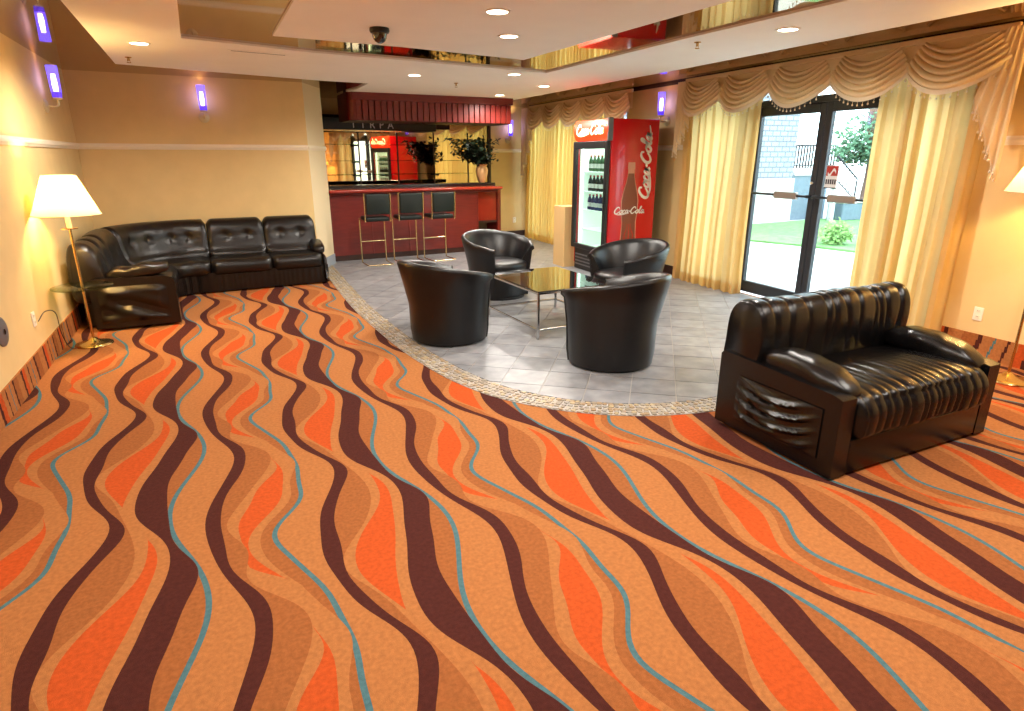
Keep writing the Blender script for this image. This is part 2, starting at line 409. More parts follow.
# carpet turned up the foot of the walls
def carpet_base(name, pts, nrm, h=.2):
    m = MB(); t = .012; a, b = Vector((*pts[0],0)), Vector((*pts[1],0)); L = (b-a).length; N = int(L/.012)
    n = Vector((*nrm,0)).normalized()
    for i in range(N):
        p0 = a.lerp(b, i/N); p1 = a.lerp(b, (i+1)/N)
        for j in range(8):
            z0, z1 = h*j/8, h*(j+1)/8
            yy = (p0.y+.18*z0+.03*math.sin(p0.y*5))%.62; c = 3 if yy < .035 or .25 < yy < .29 or .43 < yy < .45 else 1 if yy < .14 else 2 if .29 < yy < .36 else 4 if .53 < yy < .545 else 0
            q = [p0+n*t, p1+n*t]
            m.add([(q[0].x,q[0].y,z0),(q[1].x,q[1].y,z0),(q[1].x,q[1].y,z1),(q[0].x,q[0].y,z1)], [(0,1,2,3)], c)
        m.add([(p0.x,p0.y,h),(p1.x,p1.y,h),((p1+n*t).x,(p1+n*t).y,h),((p0+n*t).x,(p0+n*t).y,h)], [(0,1,2,3)], 0)
    return struct(m.build(name, CM))
carpet_base('baseboard_left', (WL0, WL1), (1,0)); carpet_base('baseboard_right', ((RX,-3),(RX,3.5)), (-1,0))
def plainbase(name, a, b, side, mt, h=.13, t=.014):
    o = wallseg(a, b, 0, h, t, name, mt, None, side); return struct(o)
plainbase('baseboard_return', WB1, WP, -1, M['base_grey'], .16)
plainbase('baseboard_bar', (4.75, BK(4.75)), (RX, BK(RX)), -1, M['darkwood'])
plainbase('baseboard_fridge', (RX, DB1), (RX, WB_0), 1, M['darkwood'])

# ------------------------------------------------------------------ tiled floor with its mosaic border
ARC = [(1.02,10.6),(1.02,8.91),(1.03,7.12),(1.10,5.93),(1.18,5.11),(1.31,4.40),(1.47,3.94),(1.66,3.64),(1.90,3.39),(2.22,3.18),(2.58,3.06),(2.94,3.02),(3.5,3.06),(4.2,3.2),(5.0,3.46),(5.7,3.8)]
arc = [v.to_2d() for v in catmull([(x,y,0) for x,y in ARC], 5)]
def offset(poly, d):
    out = []
    for i, p in enumerate(poly):
        t = (poly[min(i+1,len(poly)-1)]-poly[max(i-1,0)]).normalized(); out.append(p+Vector((-t.y, t.x))*d)
    return out
inner = offset(arc, .2)
region = [tuple(p) for p in arc]+[(RX,12.6),(1.02,12.6)]
m = MB(); m.prism(region, .0005, .004)
tf = struct(m.build('floor_tiled', M['grout']))
TS = .325; A54 = math.radians(54); ex, ey = Vector((math.sin(A54), -math.cos(A54))), Vector((math.cos(A54), math.sin(A54)))
clipp = [Vector(p) for p in inner]+[Vector((RX,12.5)), Vector((inner[0].x,12.5))]
def clip(poly, cp):
    for i in range(len(cp)):
        a, b = cp[i], cp[(i+1)%len(cp)]; e = b-a; out = []
        ins = lambda p: e.x*(p.y-a.y)-e.y*(p.x-a.x) >= -1e-9
        for j in range(len(poly)):
            p, q = poly[j], poly[(j+1)%len(poly)]; ip, iq = ins(p), ins(q)
            if ip: out.append(p)
            if ip != iq:
                d = q-p; den = e.x*d.y-e.y*d.x
                if abs(den) > 1e-12: out.append(p+d*(-(e.x*(p.y-a.y)-e.y*(p.x-a.x))/den))
        poly = out
        if len(poly) < 3: return []
    return poly
def area(p): return .5*abs(sum(p[i].x*p[(i+1)%len(p)].y-p[(i+1)%len(p)].x*p[i].y for i in range(len(p))))
tm = MB(); h = TS/2-.0035
tm.prism([tuple(ex*a*h+ey*b*h) for a, b in ((-1,-1),(1,-1),(1,1),(-1,1))], 0, .006); full = tm.mesh('tile', M['tile'])
tiles = []
for i in range(-30, 30):
    for j in range(-10, 50):
        c = ex*(.235+TS*(i+.5))+ey*(.075+TS*(j+.5))
        if not (.8 < c.x < 6 and 2.9 < c.y < 12.7): continue
        q = [c+ex*a*h+ey*b*h for a, b in ((-1,-1),(1,-1),(1,1),(-1,1))]
        if area(q)-area(clip(q, clipp) or [Vector((0,0))]*3) < 1e-6: tiles.append((c.length, c, None))
        else:
            k = clip(q, clipp)
            if k and area(k) > .002: tiles.append((c.length, c, k))
tiles.sort(key=lambda t: t[0])
rest = MB()
for n_, (d, c, k) in enumerate(tiles):
    if n_ < 298:
        if k is None: me = full
        else: me = MB().prism([tuple(p-c) for p in k], 0, .006).mesh('tile', M['tile'])
        o = bpy.data.objects.new('tile', me); COL.objects.link(o); o.parent = tf; o.location = (c.x, c.y, .004)
    else: rest.prism([tuple(p) for p in (k or [c+ex*a*h+ey*b*h for a, b in ((-1,-1),(1,-1),(1,1),(-1,1))])], .004, .01)
if rest.v: rest.build('far_tiles', M['tile'], tf)['kind'] = 'stuff'
# mosaic pebbles
pm = MB(); pc = []
PCOL = [lin(c) for c in ((158,146,128),(146,132,112),(166,156,140),(136,124,106),(156,132,100),(148,142,134),(168,150,116))]
L = 0; acc = [0]
for i in range(len(arc)-1): acc.append(acc[-1]+(arc[i+1]-arc[i]).length)
def along(s):
    for i in range(len(arc)-1):
        if acc[i+1] >= s:
            t = (s-acc[i])/(acc[i+1]-acc[i]); p = arc[i].lerp(arc[i+1], t); d = (arc[i+1]-arc[i]).normalized(); return p, Vector((-d.y, d.x))
s_ = 0.02
while s_ < acc[-1]-.02:
    for k in range(5):
        p, n2 = along(min(acc[-1]-.001, s_+random.uniform(-.008,.008))); q = p+n2*(.02+.04*k+random.uniform(-.006,.006))
        r = random.uniform(.016,.023); ns = 6; ph = random.random()*6
        poly = [(q.x+r*random.uniform(.8,1.15)*math.cos(ph+2*PI*t/ns), q.y+r*random.uniform(.8,1.15)*math.sin(ph+2*PI*t/ns)) for t in range(ns)]
        pm.prism(poly, .004, .009+random.uniform(0,.002)); pc += [random.choice(PCOL)]*(ns+2)
    s_ += .042
mo = pm.build('mosaic_border', M['mosaic'], tf); mo['kind'] = 'stuff'
at = mo.data.color_attributes.new('col', 'FLOAT_COLOR', 'CORNER'); vals = []
for p, c in zip(mo.data.polygons, pc): vals += list((*c, 1))*p.loop_total
at.data.foreach_set('color', vals)

# ------------------------------------------------------------------ glazed doors and windows in the right wall
def bar(name, b, mt, parent, r=.006): return MB().rbox(*b, r, 1).build(name, mt, parent)
GX = RX+.08
fr = struct(MB().box(GX-.05,GX+.05,DB0,DB1,DT-.06,DT).box(GX-.05,GX+.05,DB0,DB1,2.20,2.27).box(GX-.05,GX+.05,DB0,DB0+.06,0,DT).box(GX-.05,GX+.05,DB1-.06,DB1,0,DT)
     .box(GX-.05,GX+.05,3.98,4.05,0,DT).box(GX-.05,GX+.05,6.06,6.13,0,DT).build('window_1', M['alum']))
for n_, (a, b) in enumerate(((DB0+.06,3.98),(6.13,DB1-.06))):
    MB().box(GX-.006,GX+.006,a,b,.0,2.2).build('pane', M['glass'], fr); MB().box(GX-.04,GX+.04,a,b,0,.14).build('bottom_rail', M['alum'], fr)
for a, b in ((DB0+.06,3.98),(4.05,6.06),(6.13,DB1-.06)): MB().box(GX-.006,GX+.006,a,b,2.27,DT-.06).build('pane', M['glass'], fr)
def glassdoor(name, y0, y1, hinge):
    d = struct(MB().rbox(GX-.03,GX+.03,y0,y0+.075,.02,2.2,.006,1).build(name, M['alum']))
    bar('stile', (GX-.03,GX+.03,y1-.075,y1,.02,2.2), M['alum'], d); bar('top_rail', (GX-.03,GX+.03,y0+.075,y1-.075,2.1,2.2), M['alum'], d)
    bar('bottom_rail', (GX-.03,GX+.03,y0+.075,y1-.075,.02,.16), M['alum'], d)
    MB().box(GX-.006,GX+.006,y0+.075,y1-.075,.16,2.1).build('pane', M['glass'], d)
    pb = bar('push_bar', (GX-.11,GX-.085,y0+.02,y1-.02,1.225,1.25), M['alum'], d)
    for yy in (y0+.035, y1-.035): MB().rbox(GX-.1,GX-.02,yy-.015,yy+.015,1.22,1.255,.004,1).build('bracket', M['alum'], pb)
    return d
d1 = glassdoor('door_1', 4.07, 5.065, 0); d2 = glassdoor('door_2', 5.075, 6.05, 1)
bar('push_plate', (GX-.125,GX-.07,4.49,4.83,1.20,1.275), M['plate'], d1, .01); bar('push_plate', (GX-.125,GX-.07,5.24,5.56,1.20,1.275), M['plate'], d2, .01)
lk = MB(); lk.lathe([(.02,0),(.02,.02),(.012,.028)], 14); o = lk.build('door_lock', M['chrome'], d2); o.location = (GX-.03,5.11,1.38); o.rotation_euler = (0,-PI/2,0)
# sticker on the right-hand pane
st = thing('door_sticker', 'small red and white notice stuck on the glass door beside the middle post', 'sticker', (GX-.009,4.90,1.33))
MB().box(-.002,0,-.075,.075,0,.235).build('backing', M['swhite'], st); MB().box(-.004,-.002,-.07,.07,.13,.23).build('red_panel', M['sred'], st)
MB().box(-.004,-.002,-.075,.075,0,.012).build('dark_edge', M['ink'], st)
mm = MB()
for k in range(5): mm.box(-.004,-.002,-.062+k*.027,-.044+k*.027,.045,.095)
mm.build('lettering', M['ink'], st)['kind'] = 'stuff'
mm = MB(); mm.grid(lambda u, v: (-.0045, -.05+.1*u, .15+.03*math.sin(u*6)+.03*v), 10, 1); mm.build('emblem', M['swhite'], st)
wn = struct(MB().box(GX-.05,GX+.05,WB_0,WB_1,DT-.06,DT).box(GX-.05,GX+.05,WB_0,WB_0+.06,0,DT).box(GX-.05,GX+.05,WB_1-.06,WB_1,0,DT).box(GX-.05,GX+.05,WB_0,WB_1,0,.1)
     .box(GX-.05,GX+.05,9.85,9.91,0,DT).box(GX-.05,GX+.05,11.0,11.06,0,DT).build('window_2', M['alum']))
for a, b in ((WB_0+.06,9.85),(9.91,11.0),(11.06,WB_1-.06)): MB().box(GX-.006,GX+.006,a,b,.1,DT-.06).build('pane', M['glass'], wn)

# ------------------------------------------------------------------ curtains and swagged valances
def curtain(name, label, a0, a1, z0, z1, off, folds, mt, amp=.05, seed=0, flare=0, lean=0):
    rnd = random.Random(seed); ph = [rnd.uniform(0,6) for _ in range(4)]
    def P(u, v):
        w_ = u+.018*math.sin(2*PI*u*3+ph[0])
        fl = 2*PI*folds*w_
        o = off+amp*(.55+.45*v)*math.sin(fl+ph[1])+.018*math.sin(2*fl+ph[2]+v*1.5)+.012*math.sin(5*v+ph[3]+3*u)
        a = a0+(a1-a0)*u+(.014*math.cos(fl+ph[1])+.016*math.sin(2*(fl+ph[1])))*(.5+.5*v)+lean*v+flare*(u-.5)*v
        return (RX-o, a, z1+(z0-z1)*v+(.012*math.sin(fl) if v > .99 else 0))
    t = thing(name, label, 'curtain', (RX-off, (a0+a1)/2, z0))
    m = MB(); m.grid(lambda u, v: Vector(P(u, v))-t.location, folds*12, 22)
    m.build('drape', mt, t, smooth=60)
    h = MB(); h.grid(lambda u, v: Vector(P(u, .955+.045*v))-t.location+Vector((-.003,0,0)), folds*12, 2); h.build('hem', mt, t, smooth=60)
    return t
curtain('door_curtain', 'pale gold curtain hanging left of the glass door beside the drinks cooler', 7.12, 5.88, .015, 2.5, .12, 9, M['curtain'], .07, 1)
curtain('door_curtain', 'wide pale gold curtain hanging right of the glass door behind the loveseat', 4.32, 3.38, .015, 2.5, .12, 8, M['curtain'], .07, 2)
curtain('window_curtain', 'long bright gold curtain across the far window beside the bar', 12.2, 8.7, .02, 2.5, .12, 26, M['curtain2'], .06, 3)
def valance(name, label, bnds, ztop, sag, tails, off, seed, nf=6):
    t = thing(name, label, 'valance', (RX, (bnds[0]+bnds[-1])/2, ztop)); T = t.location
    a0, a1 = bnds[0], bnds[-1]
    MB().grid(lambda u, v: Vector((RX-off+.02, a0+(a1-a0)*u, ztop-.26*v))-T, 40, 2).build('header', M['valance'], t)
    MB().rbox(-off-.005, -off+.03, min(a0,a1)-T.y, max(a0,a1)-T.y, -.035, .012, .006, 1).build('top_band', M['valance'], t)
    rnd = random.Random(seed)
    for i in range(len(bnds)-1):
        b0, b1 = bnds[i], bnds[i+1]; ov = .05*(1 if b1 > b0 else -1); b0 -= ov*.4; b1 += ov*.4; ph = rnd.uniform(0,1); sk = rnd.uniform(-.06,.06)
        def saw(q): q = q % 1; return max(0, 1-abs(2*q-1)**2.2)**.55
        def P(u, v, ex_=0):
            c = math.sin(PI*min(1, max(0, u))); e_ = .17*(1-v); uu = e_+(1-2*e_)*u+sk*c*v
            side = .01+.20*v**1.4; d = side+(.09+(sag-.09)*v-side)*c**.85
            o = off+.012+.06*c*v+.062*saw(nf*v+.08*math.sin(3*u+ph))*(.5+.5*c**.6)
            return Vector((RX-o, b0+(b1-b0)*uu, ztop-.02-d-ex_))-T
        sw = MB(); sw.grid(lambda u, v: P(u, v), 26, nf*12); sob = sw.build('swag', M['valance'], t, smooth=48)
        tr = MB(); tr.grid(lambda u, v: P(u, 1, .038*v-.006)+Vector((-.006,0,0)), 22, 1); tr.build('trim', M['fringe'], sob)
        fb = MB()
        for k in range(16):
            p = P((k+.5)/16, 1, .035); fb.tube([p+Vector((-.006,0,0)), p+Vector((-.006,0,-.02))], .002, 3); fb.sq(p+Vector((-.006,0,-.028)), (.016,.016,.02), 1, nu=6, nv=4)
        f_ = fb.build('tassels', M['fringe'], sob); f_['kind'] = 'stuff'
    for (b0, b1, zl, zs) in tails:           # outer edge long, inner edge short
        np_ = 4
        def Q(u, v):
            zb = zl+(zs-zl)*u; step = .05*math.sin(2*PI*np_*u)
            o = off+.035+.022*math.sin(2*PI*np_*u)*(.4+.6*v)
            return Vector((RX-o, b0+(b1-b0)*(u*(.55+.45*v)+.0), ztop-.02+(zb+step-ztop+.02)*v))-T
        jb = MB(); jb.grid(Q, 48, 16); jo = jb.build('jabot', M['valance'], t, smooth=70)
        tr = MB(); tr.grid(lambda u, v: Q(u, 1)+Vector((-.006,0,.006-.04*v)), 48, 1); tr.build('trim', M['fringe'], jo)
        fb = MB()
        for k in range(20):
            p = Q((k+.5)/20, 1)+Vector((-.006,0,-.03)); fb.tube([p, p+Vector((0,0,-.03))], .002, 3); fb.sq(p+Vector((0,0,-.038)), (.02,.02,.024), 1, nu=6, nv=4)
        f_ = fb.build('tassels', M['fringe'], jo); f_['kind'] = 'stuff'
valance('swag_valance', 'beige swagged valance with tassel fringe above the glass doors', [7.12,6.4,5.62,4.82,4.03,3.22], 2.6, .41, [(7.22,6.95,1.68,2.12),(3.12,3.42,1.50,2.1)], .2, 4, 6)
valance('swag_valance', 'gold swagged valance above the far window curtain behind the cooler', [12.0,11.3,10.55,9.8,9.05,8.35], 2.6, .4, [(12.28,11.75,1.2,2.1)], .2, 5, 5)

# ------------------------------------------------------------------ bar
BYF = lambda x: 10.44+.09*(x-1.3)
bar_t = thing('bar_counter', 'dark cherry wood bar counter with red top in the alcove', 'bar', (1.3, 10.44, 0), math.atan(.09))
# local: x along the front, y into the bar
MB().box(0,2.62,0,.10,.10,1.08).build('front_panel', M['redwood'], bar_t)
MB().box(.0,2.62,.02,.10,0,.10).build('kick_panel', M['darkwood'], bar_t)
for k in range(5): MB().rbox(.0+k*.65,.02+k*.65,-.006,.0,.10,1.08,.003,1).build('batten', M['redwood'], bar_t)
MB().rbox(-.02,3.05,-.14,.30,1.10,1.15,.02,3).build('counter_top', M['redtop'], bar_t, 50)
MB().rbox(0,3.0,-.05,.10,1.06,1.10,.008,1).build('counter_moulding', M['redwood'], bar_t)
MB().rbox(-.02,3.12,.30,.62,1.13,1.2,.01,2).build('back_ledge', M['black_gloss'], bar_t)
MB().box(0,2.62,.5,.6,0,1.12).build('inner_panel', M['darkwood'], bar_t)
MB().box(2.58,2.62,.10,.5,0,1.08).build('end_panel', M['redwood'], bar_t)
gp = MB().rbox(2.64,3.05,.12,.17,.52,1.09,.006,1).build('gate_panel', M['redtop'], bar_t); MB().box(2.64,3.05,.11,.12,.50,.54).build('gate_edge', M['darkwood'], gp)
MB().rbox(3.05,3.12,.08,.55,0,1.12,.006,1).build('end_post', M['redwood'], bar_t)
# canopy above
cn = thing('bar_canopy', 'dark red slatted canopy hung from the ceiling over the bar', 'canopy', (1.7, 10.44, 2.2), math.atan(.05))
W_ = 2.82
MB().box(.1,W_,.02,.75,.02,CZ-2.2).build('core', M['darkwood'], cn)
MB().rbox(.06,W_+.02,-.035,.05,.30,PZ-2.2+.02,.008,1).build('fascia', M['redwood'], cn)
ns = 27
for k in range(ns):
    x0 = .12+(W_-.12)*k/ns; MB().rbox(x0, x0+(W_-.12)/ns-.014, -.02, .02, .0, .30, .006, 1).build('slat', M['redwood'], cn)
m = MB(); prof = [(.12-.12*math.sin(PI/2*t/8), .10-.12*math.cos(PI/2*t/8)) for t in range(9)]+[(0,.75)]
m.grid(lambda u, v: (prof[min(9,int(round(u*9)))][0], prof[min(9,int(round(u*9)))][1], .0+(PZ-2.2)*v), 9, 1); m.build('curved_end', M['redwood'], cn, 40)
MB().box(.02,W_,.03,.74,-.004,.02).build('underside', M['darkwood'], cn)
# back bar
bb = thing('back_bar', 'mirrored back bar with glass shelves behind the counter', 'back bar', (1.3, BK(1.3)-.03, 0), math.atan(.146))
for k, (a, b) in enumerate(((.05,.78),(.79,1.52),(1.53,2.26),(2.27,3.0),(3.01,3.46))): MB().box(a,b,-.02,0,1.0,2.36).build('mirror_panel', M['barmirror'], bb)
MB().rbox(.0,3.46,-.5,-.03,0,.95,.01,1).build('back_cabinet', M['darkwood'], bb); MB().rbox(-.0,3.47,-.53,-.02,.95,1.0,.01,1).build('cabinet_top', M['black_gloss'], bb)
MB().rbox(.0,2.2,-.32,-.03,2.1,2.30,.01,1).build('header_box', M['black'], bb); MB().box(.0,1.5,-.33,-.31,2.075,2.10).build('header_trim', M['brass'], bb)
for z in (1.34,1.58,1.86): 
    sh = MB().box(.06,3.0 if z < 1.8 else 2.3,-.24,-.025,z,z+.008).build('shelf', M['tray_glass'], bb)
    for x in (.7,2.27): MB().rbox(x-.012,x+.012,-.2,-.02,z-.03,z-.001,.004,1).build('bracket', M['iron'], sh)
for x in (.785,1.525,2.265,3.005): MB().box(x-.012,x+.012,-.03,-.021,1.0,2.1).build('standard', M['darkwood'], bb)
MB().box(3.46,3.52,-.05,0,0,2.66).build('edge_post', M['darkwood'], bb)
def text(body, size, name, mt, parent, loc, rot, ext=.002):
    c = bpy.data.curves.new(name, 'FONT'); c.body = body; c.size = size; c.extrude = ext; c.align_x = 'CENTER'
    o = bpy.data.objects.new(name, c); COL.objects.link(o)
    dg = bpy.context.evaluated_depsgraph_get(); me = bpy.data.meshes.new_from_object(o.evaluated_get(dg)); bpy.data.objects.remove(o)
    me.materials.clear(); me.materials.append(mt)
    o = bpy.data.objects.new(name, me); COL.objects.link(o); o.parent = parent; o.location = loc; o.rotation_euler = rot; return o
for k, ch in enumerate('IIRPA'): text(ch, .17, 'letter', M['hletters'], bb, (.62+.17*k,-.323,2.135), (PI/2,0,0))

def make_stool(label, loc, rz):
    t = thing('bar_stool', label, 'bar stool', loc, rz, 'bar stools along the counter')
    r = .011; W = .2
    for sx in (-1, 1):
        x = sx*W
        MB().tube(catmull([(x,-.2,.012),(x,.17,.012),(x,.2,.04),(x,.2,.66),(x,.17,.7),(x,-.16,.7),(x,-.2,.73),(x,-.22,1.12)], 6), r, 8).build('side_tube', M['stoolbrass'], t, 60)
    MB().tube([(-W,-.2,.012),(W,-.2,.012)], r).build('base_bar', M['stoolbrass'], t, 60)
    MB().tube([(-W,.2,.35),(W,.2,.35)], r).build('foot_bar', M['stoolbrass'], t, 60)
    MB().rbox(-W+.012,W-.012,-.19,.19,.69,.76,.025,3).build('seat', M['padgreen'], t, 60)
    MB().rbox(-W+.014,W-.014,-.245,-.195,.80,1.11,.02,3).build('backrest', M['padgreen'], t, 60)
    return t
s0 = make_stool('leftmost of the three black bar stools with brass tube frames', (1.92, 10.0, 0), math.atan(.06))
dup(s0, (2.46, 10.06, 0), math.atan(.06), 'middle one of the three black bar stools with brass tube frames')
dup(s0, (2.99, 10.08, 0), math.atan(.06)+.05, 'rightmost of the three black bar stools with brass tube frames')

# potted plant at the end of the bar
pl = thing('vase_with_plant', 'dark leafy plant in a tan urn on the right end of the bar', 'plant', (4.13, 11.06, 1.2))
MB().lathe([(.055,0),(.075,.03),(.10,.12),(.115,.22),(.10,.27),(.085,.29),(.11,.32),(.105,.325),(.08,.30)], 24).build('vase', M['vase'], pl, 50)
lf = MB(); sm = MB(); rnd = random.Random(3)
for k in range(40):
    a = rnd.uniform(0,2*PI); R_ = rnd.uniform(.1,.42); H_ = rnd.uniform(.05,.46)
    tip = Vector((R_*math.cos(a)*1.2-.14, R_*math.sin(a)*.7, .3+H_)); mid = Vector((tip.x*.35, tip.y*.35, .3+H_*.7))
    P_ = catmull([(0,0,.27), mid, tip], 5); sm.tube(P_, .005, 4)
    for q in range(26):
        b = P_[rnd.randrange(3, len(P_))]+Vector((rnd.uniform(-.05,.05), rnd.uniform(-.05,.05), rnd.uniform(-.04,.05)))
        d = Vector((rnd.uniform(-1,1), rnd.uniform(-1,1), rnd.uniform(-.7,.5))).normalized(); s2 = d.cross(Vector((0,0,1))).normalized(); ln = rnd.uniform(.07,.14); nrm = s2.cross(d)
        lf.add([b, b+d*ln*.45+s2*ln*.28+nrm*.006, b+d*ln, b+d*ln*.45-s2*ln*.28+nrm*.006], [(0,1,2),(0,2,3)])
lf.build('foliage', M['leaf'], pl)['kind'] = 'stuff'; sm.build('stems', M['stem'], pl)

# ------------------------------------------------------------------ drinks cooler
def ribbon(mb, pts, wd, mi=0):
    """flat stroke in the xz-plane (x, z), widths vary along it"""
    N = len(pts); V = []
    for i in range(N):
        t = (pts[min(i+1,N-1)]-pts[max(i-1,0)]).normalized(); n = Vector((-t.z, 0, t.x)); k = i/(N-1)
        ww = wd*(.55+.45*math.sin(PI*min(1,max(0,k)))); V += [pts[i]+n*ww, pts[i]-n*ww]
    mb.add(V, [(2*i, 2*i+1, 2*i+3, 2*i+2) for i in range(N-1)], mi)
LET = {'C': ([[(.9,.72),(.78,.98),(.45,1.0),(.12,.62),(.1,.22),(.38,-.02),(.72,.1),(.95,.35)]], 1.0),
       'o': ([[(.28,.56),(.08,.38),(.08,.12),(.3,0),(.5,.16),(.48,.42),(.28,.56),(.62,.5)]], .58),
       'c': ([[(.5,.46),(.32,.56),(.1,.36),(.1,.12),(.3,0),(.56,.16)]], .54),
       'a': ([[(.46,.48),(.26,.56),(.08,.36),(.1,.08),(.28,.02),(.46,.3),(.5,.54),(.5,.12),(.62,.02),(.74,.14)]], .68),
       'l': ([[(.08,.3),(.34,.8),(.36,1.05),(.22,1.0),(.16,.4),(.22,.06),(.4,.04),(.5,.2)]], .46),
       '-': ([[(.02,.34),(.3,.4)]], .34)}
def script(body, height, wd, slant=.28, bold=None):
    mb = MB(); x = 0
    for ch in body:
        st_, adv = LET[ch]
        for s_ in st_:
            pts = catmull([(x+px+pz*slant, 0, pz) for px, pz in s_], 5)
            ribbon(mb, [p*height for p in pts], wd)
        x += adv
    # swash under the first capital
    pts = catmull([(.3+.0,0,-.02),(.9,0,-.16),(1.7,0,-.12),(2.3,0,-.05)], 6); ribbon(mb, [p*height for p in pts], wd*.8)
    mb.v = [(vx-(x+slant*.5)*height/2, vy, vz-height*.45) for vx, vy, vz in mb.v]
    return mb
FX0, FX1, FY0, FY1 = 4.6, 5.42, 7.5, 8.45
fg = thing('drinks_cooler', 'tall red drinks cooler with lit glass door and bottle picture on its side', 'fridge', (FX0, FY0, 0))
D_, Wd, H_ = FX1-FX0, FY1-FY0, 2.14
m = MB(); m.rbox(.06,D_,0,.04,.1,H_,.012,2); m.build('side_panel', M['fred'], fg, 50)
MB().rbox(.06,D_,Wd-.04,Wd,.1,H_,.012,2).build('side_panel', M['fred'], fg, 50)
MB().box(D_-.04,D_,.04,Wd-.04,.1,H_).build('back_panel', M['black'], fg); MB().rbox(.06,D_,.04,Wd-.04,H_-.05,H_,.01,1).build('top_panel', M['fred'], fg)
MB().box(.08,D_-.02,.03,Wd-.03,.02,.33).build('base_housing', M['black'], fg)
MB().box(.06,.08,.03,Wd-.03,.02,.33).build('grille', M['black'], fg)
for z in (.08,.13,.18,.23): MB().rbox(.052,.06,.06,Wd-.06,z,z+.02,.004,1).build('louvre', M['grey'], fg)
ln = MB(); ln.box(.1,D_-.05,.04,.055,.33,1.86).box(.1,D_-.05,Wd-.055,Wd-.04,.33,1.86).box(D_-.065,D_-.05,.04,Wd-.04,.33,1.86).box(.1,D_-.05,.04,Wd-.04,.33,.345).box(.1,D_-.05,.04,Wd-.04,1.845,1.86)
ln.build('liner', M['fwhite'], fg)
for yy in (.075, Wd-.075): MB().tube([(.13,yy,.4),(.13,yy,1.8)], .012, 8).build('lamp_tube', M['tube'], fg)
# header sign, bulging forward
hs = MB(); hs.grid(lambda u, v: (.055-.05*math.sin(PI*v)-.01, .0+Wd*u, 1.87+.27*v), 2, 10); hs.box(.045,.06,.004,Wd-.004,1.87,2.13)
ho = hs.build('header_sign', M['fheader'], fg, 60)
MB().rbox(.0,.075,-.012,.03,1.86,2.15,.01,2).build('header_cap', M['grey'], fg)
sc_ = script('Coca-Cola', .125, .0125); so = sc_.build('header_logo', M['logolit'], ho); so.location = (-.012, Wd/2, 2.01); so.rotation_euler = (0,0,-PI/2)
dr = MB(); dr.rbox(.0,.05,.0,.075,.34,1.86,.008,1); dr.rbox(.0,.05,Wd-.075,Wd,.34,1.86,.008,1); dr.rbox(.0,.05,.075,Wd-.075,.34,.41,.008,1); dr.rbox(.0,.05,.075,Wd-.075,1.76,1.86,.008,1)
do = dr.build('door', M['black'], fg); MB().box(.02,.03,.07,Wd-.07,.4,1.77).build('pane', M['glass'], do)
MB().rbox(-.012,.0,.025,.05,.9,1.3,.005,1).build('handle', M['black'], do)
SHZ = [.62,.90,1.17,1.45]
for z in SHZ: MB().rbox(.12,D_-.07,.06,Wd-.06,z-.015,z,.004,1).build('shelf', M['fwhite'], fg)
# picture of a bottle on the side panel (flat print)
def bprof(t):
    pts = [(0,.135),(.08,.14),(.2,.125),(.34,.118),(.46,.138),(.58,.142),(.68,.115),(.78,.075),(.86,.055),(.93,.05),(.94,.058),(1,.055)]
    for (a, b), (c, d) in zip(pts, pts[1:]):
        if a <= t <= c: return b+(d-b)*(t-a)/(c-a)
BZ0, BZH, BX = .36, 1.22, .40
pb = MB(); pb.grid(lambda u, v: (BX+(2*u-1)*bprof(v), -.0015, BZ0+BZH*v), 8, 48); po = pb.build('printed_bottle', M['print_brown'], fg)
for sgn in (-1, 1):
    m = MB(); m.grid(lambda u, v: (BX+sgn*bprof(v)*(1-.09*u), -.0022, BZ0+BZH*v), 1, 48); m.build('printed_edge', M['print_edge'], po)
for k in (-.5,.0,.5):
    m = MB(); m.grid(lambda u, v: (BX+bprof(v)*(k+.1*u), -.0022, BZ0+BZH*(.02+.3*v)), 1, 12); m.build('printed_flute', M['fred'], po)
m = MB(); m.grid(lambda u, v: (BX+(2*u-1)*bprof(.88+.12*v)*1.0, -.0024, BZ0+BZH*(.88+.12*v)), 4, 4); m.build('printed_cap', M['print_edge'], po)
a_ = script('Coca-Cola', .085, .009).build('small_logo', M['logo'], po); a_.location = (BX, -.004, BZ0+BZH*.47)
b_ = script('Coca-Cola', .15, .02).build('large_logo', M['logo'], fg); b_.location = (.63, -.003, 1.53); b_.rotation_euler = (0, -PI/2, 0)
m = MB(); ribbon(m, catmull([(.66,0,1.88),(.675,0,1.98),(.66,0,2.06)], 5), .012); m.v = [(x, -.003, z) for x, y, z in m.v]; m.build('swash', M['logo'], fg)
# bottles, each one a thing
def bottle(kind, loc, label, group):
    mt = (M['bglassA'], M['bglassB'], M['bglassC'])[kind]
    t = thing('drink_bottle', label, 'bottle', loc, 0, group)
    MB().lathe([(.03,0),(.033,.01),(.033,.12),(.026,.16),(.014,.19),(.013,.21)], 12).build('body', mt, t, 50)
    MB().lathe([(.0335,.045),(.0335,.105)], 12, cap=False).build('label_band', M['blabel'], t, 50)
    MB().lathe([(.015,.205),(.015,.222)], 10).build('cap', M['bcap'], t)
    return t
rows = [(3,2,'green glass bottle on the top shelf inside the drinks cooler','bottles on the cooler top shelf'),
        (2,0,'near black bottle with pale label on the second shelf of the cooler','bottles on the second cooler shelf'),
        (1,1,'dark blue bottle on the third shelf down inside the drinks cooler','bottles on the third cooler shelf')]
for si, kind, lab, grp in rows:
    proto = None
    for ix in range(3):
        for iy in range(7):
            p = (FX0+.20+ix*.12, FY0+.13+iy*.105, SHZ[si]+.001)
            if proto is None: proto = bottle(kind, p, lab, grp)
            else: dup(proto, p, 0, lab)
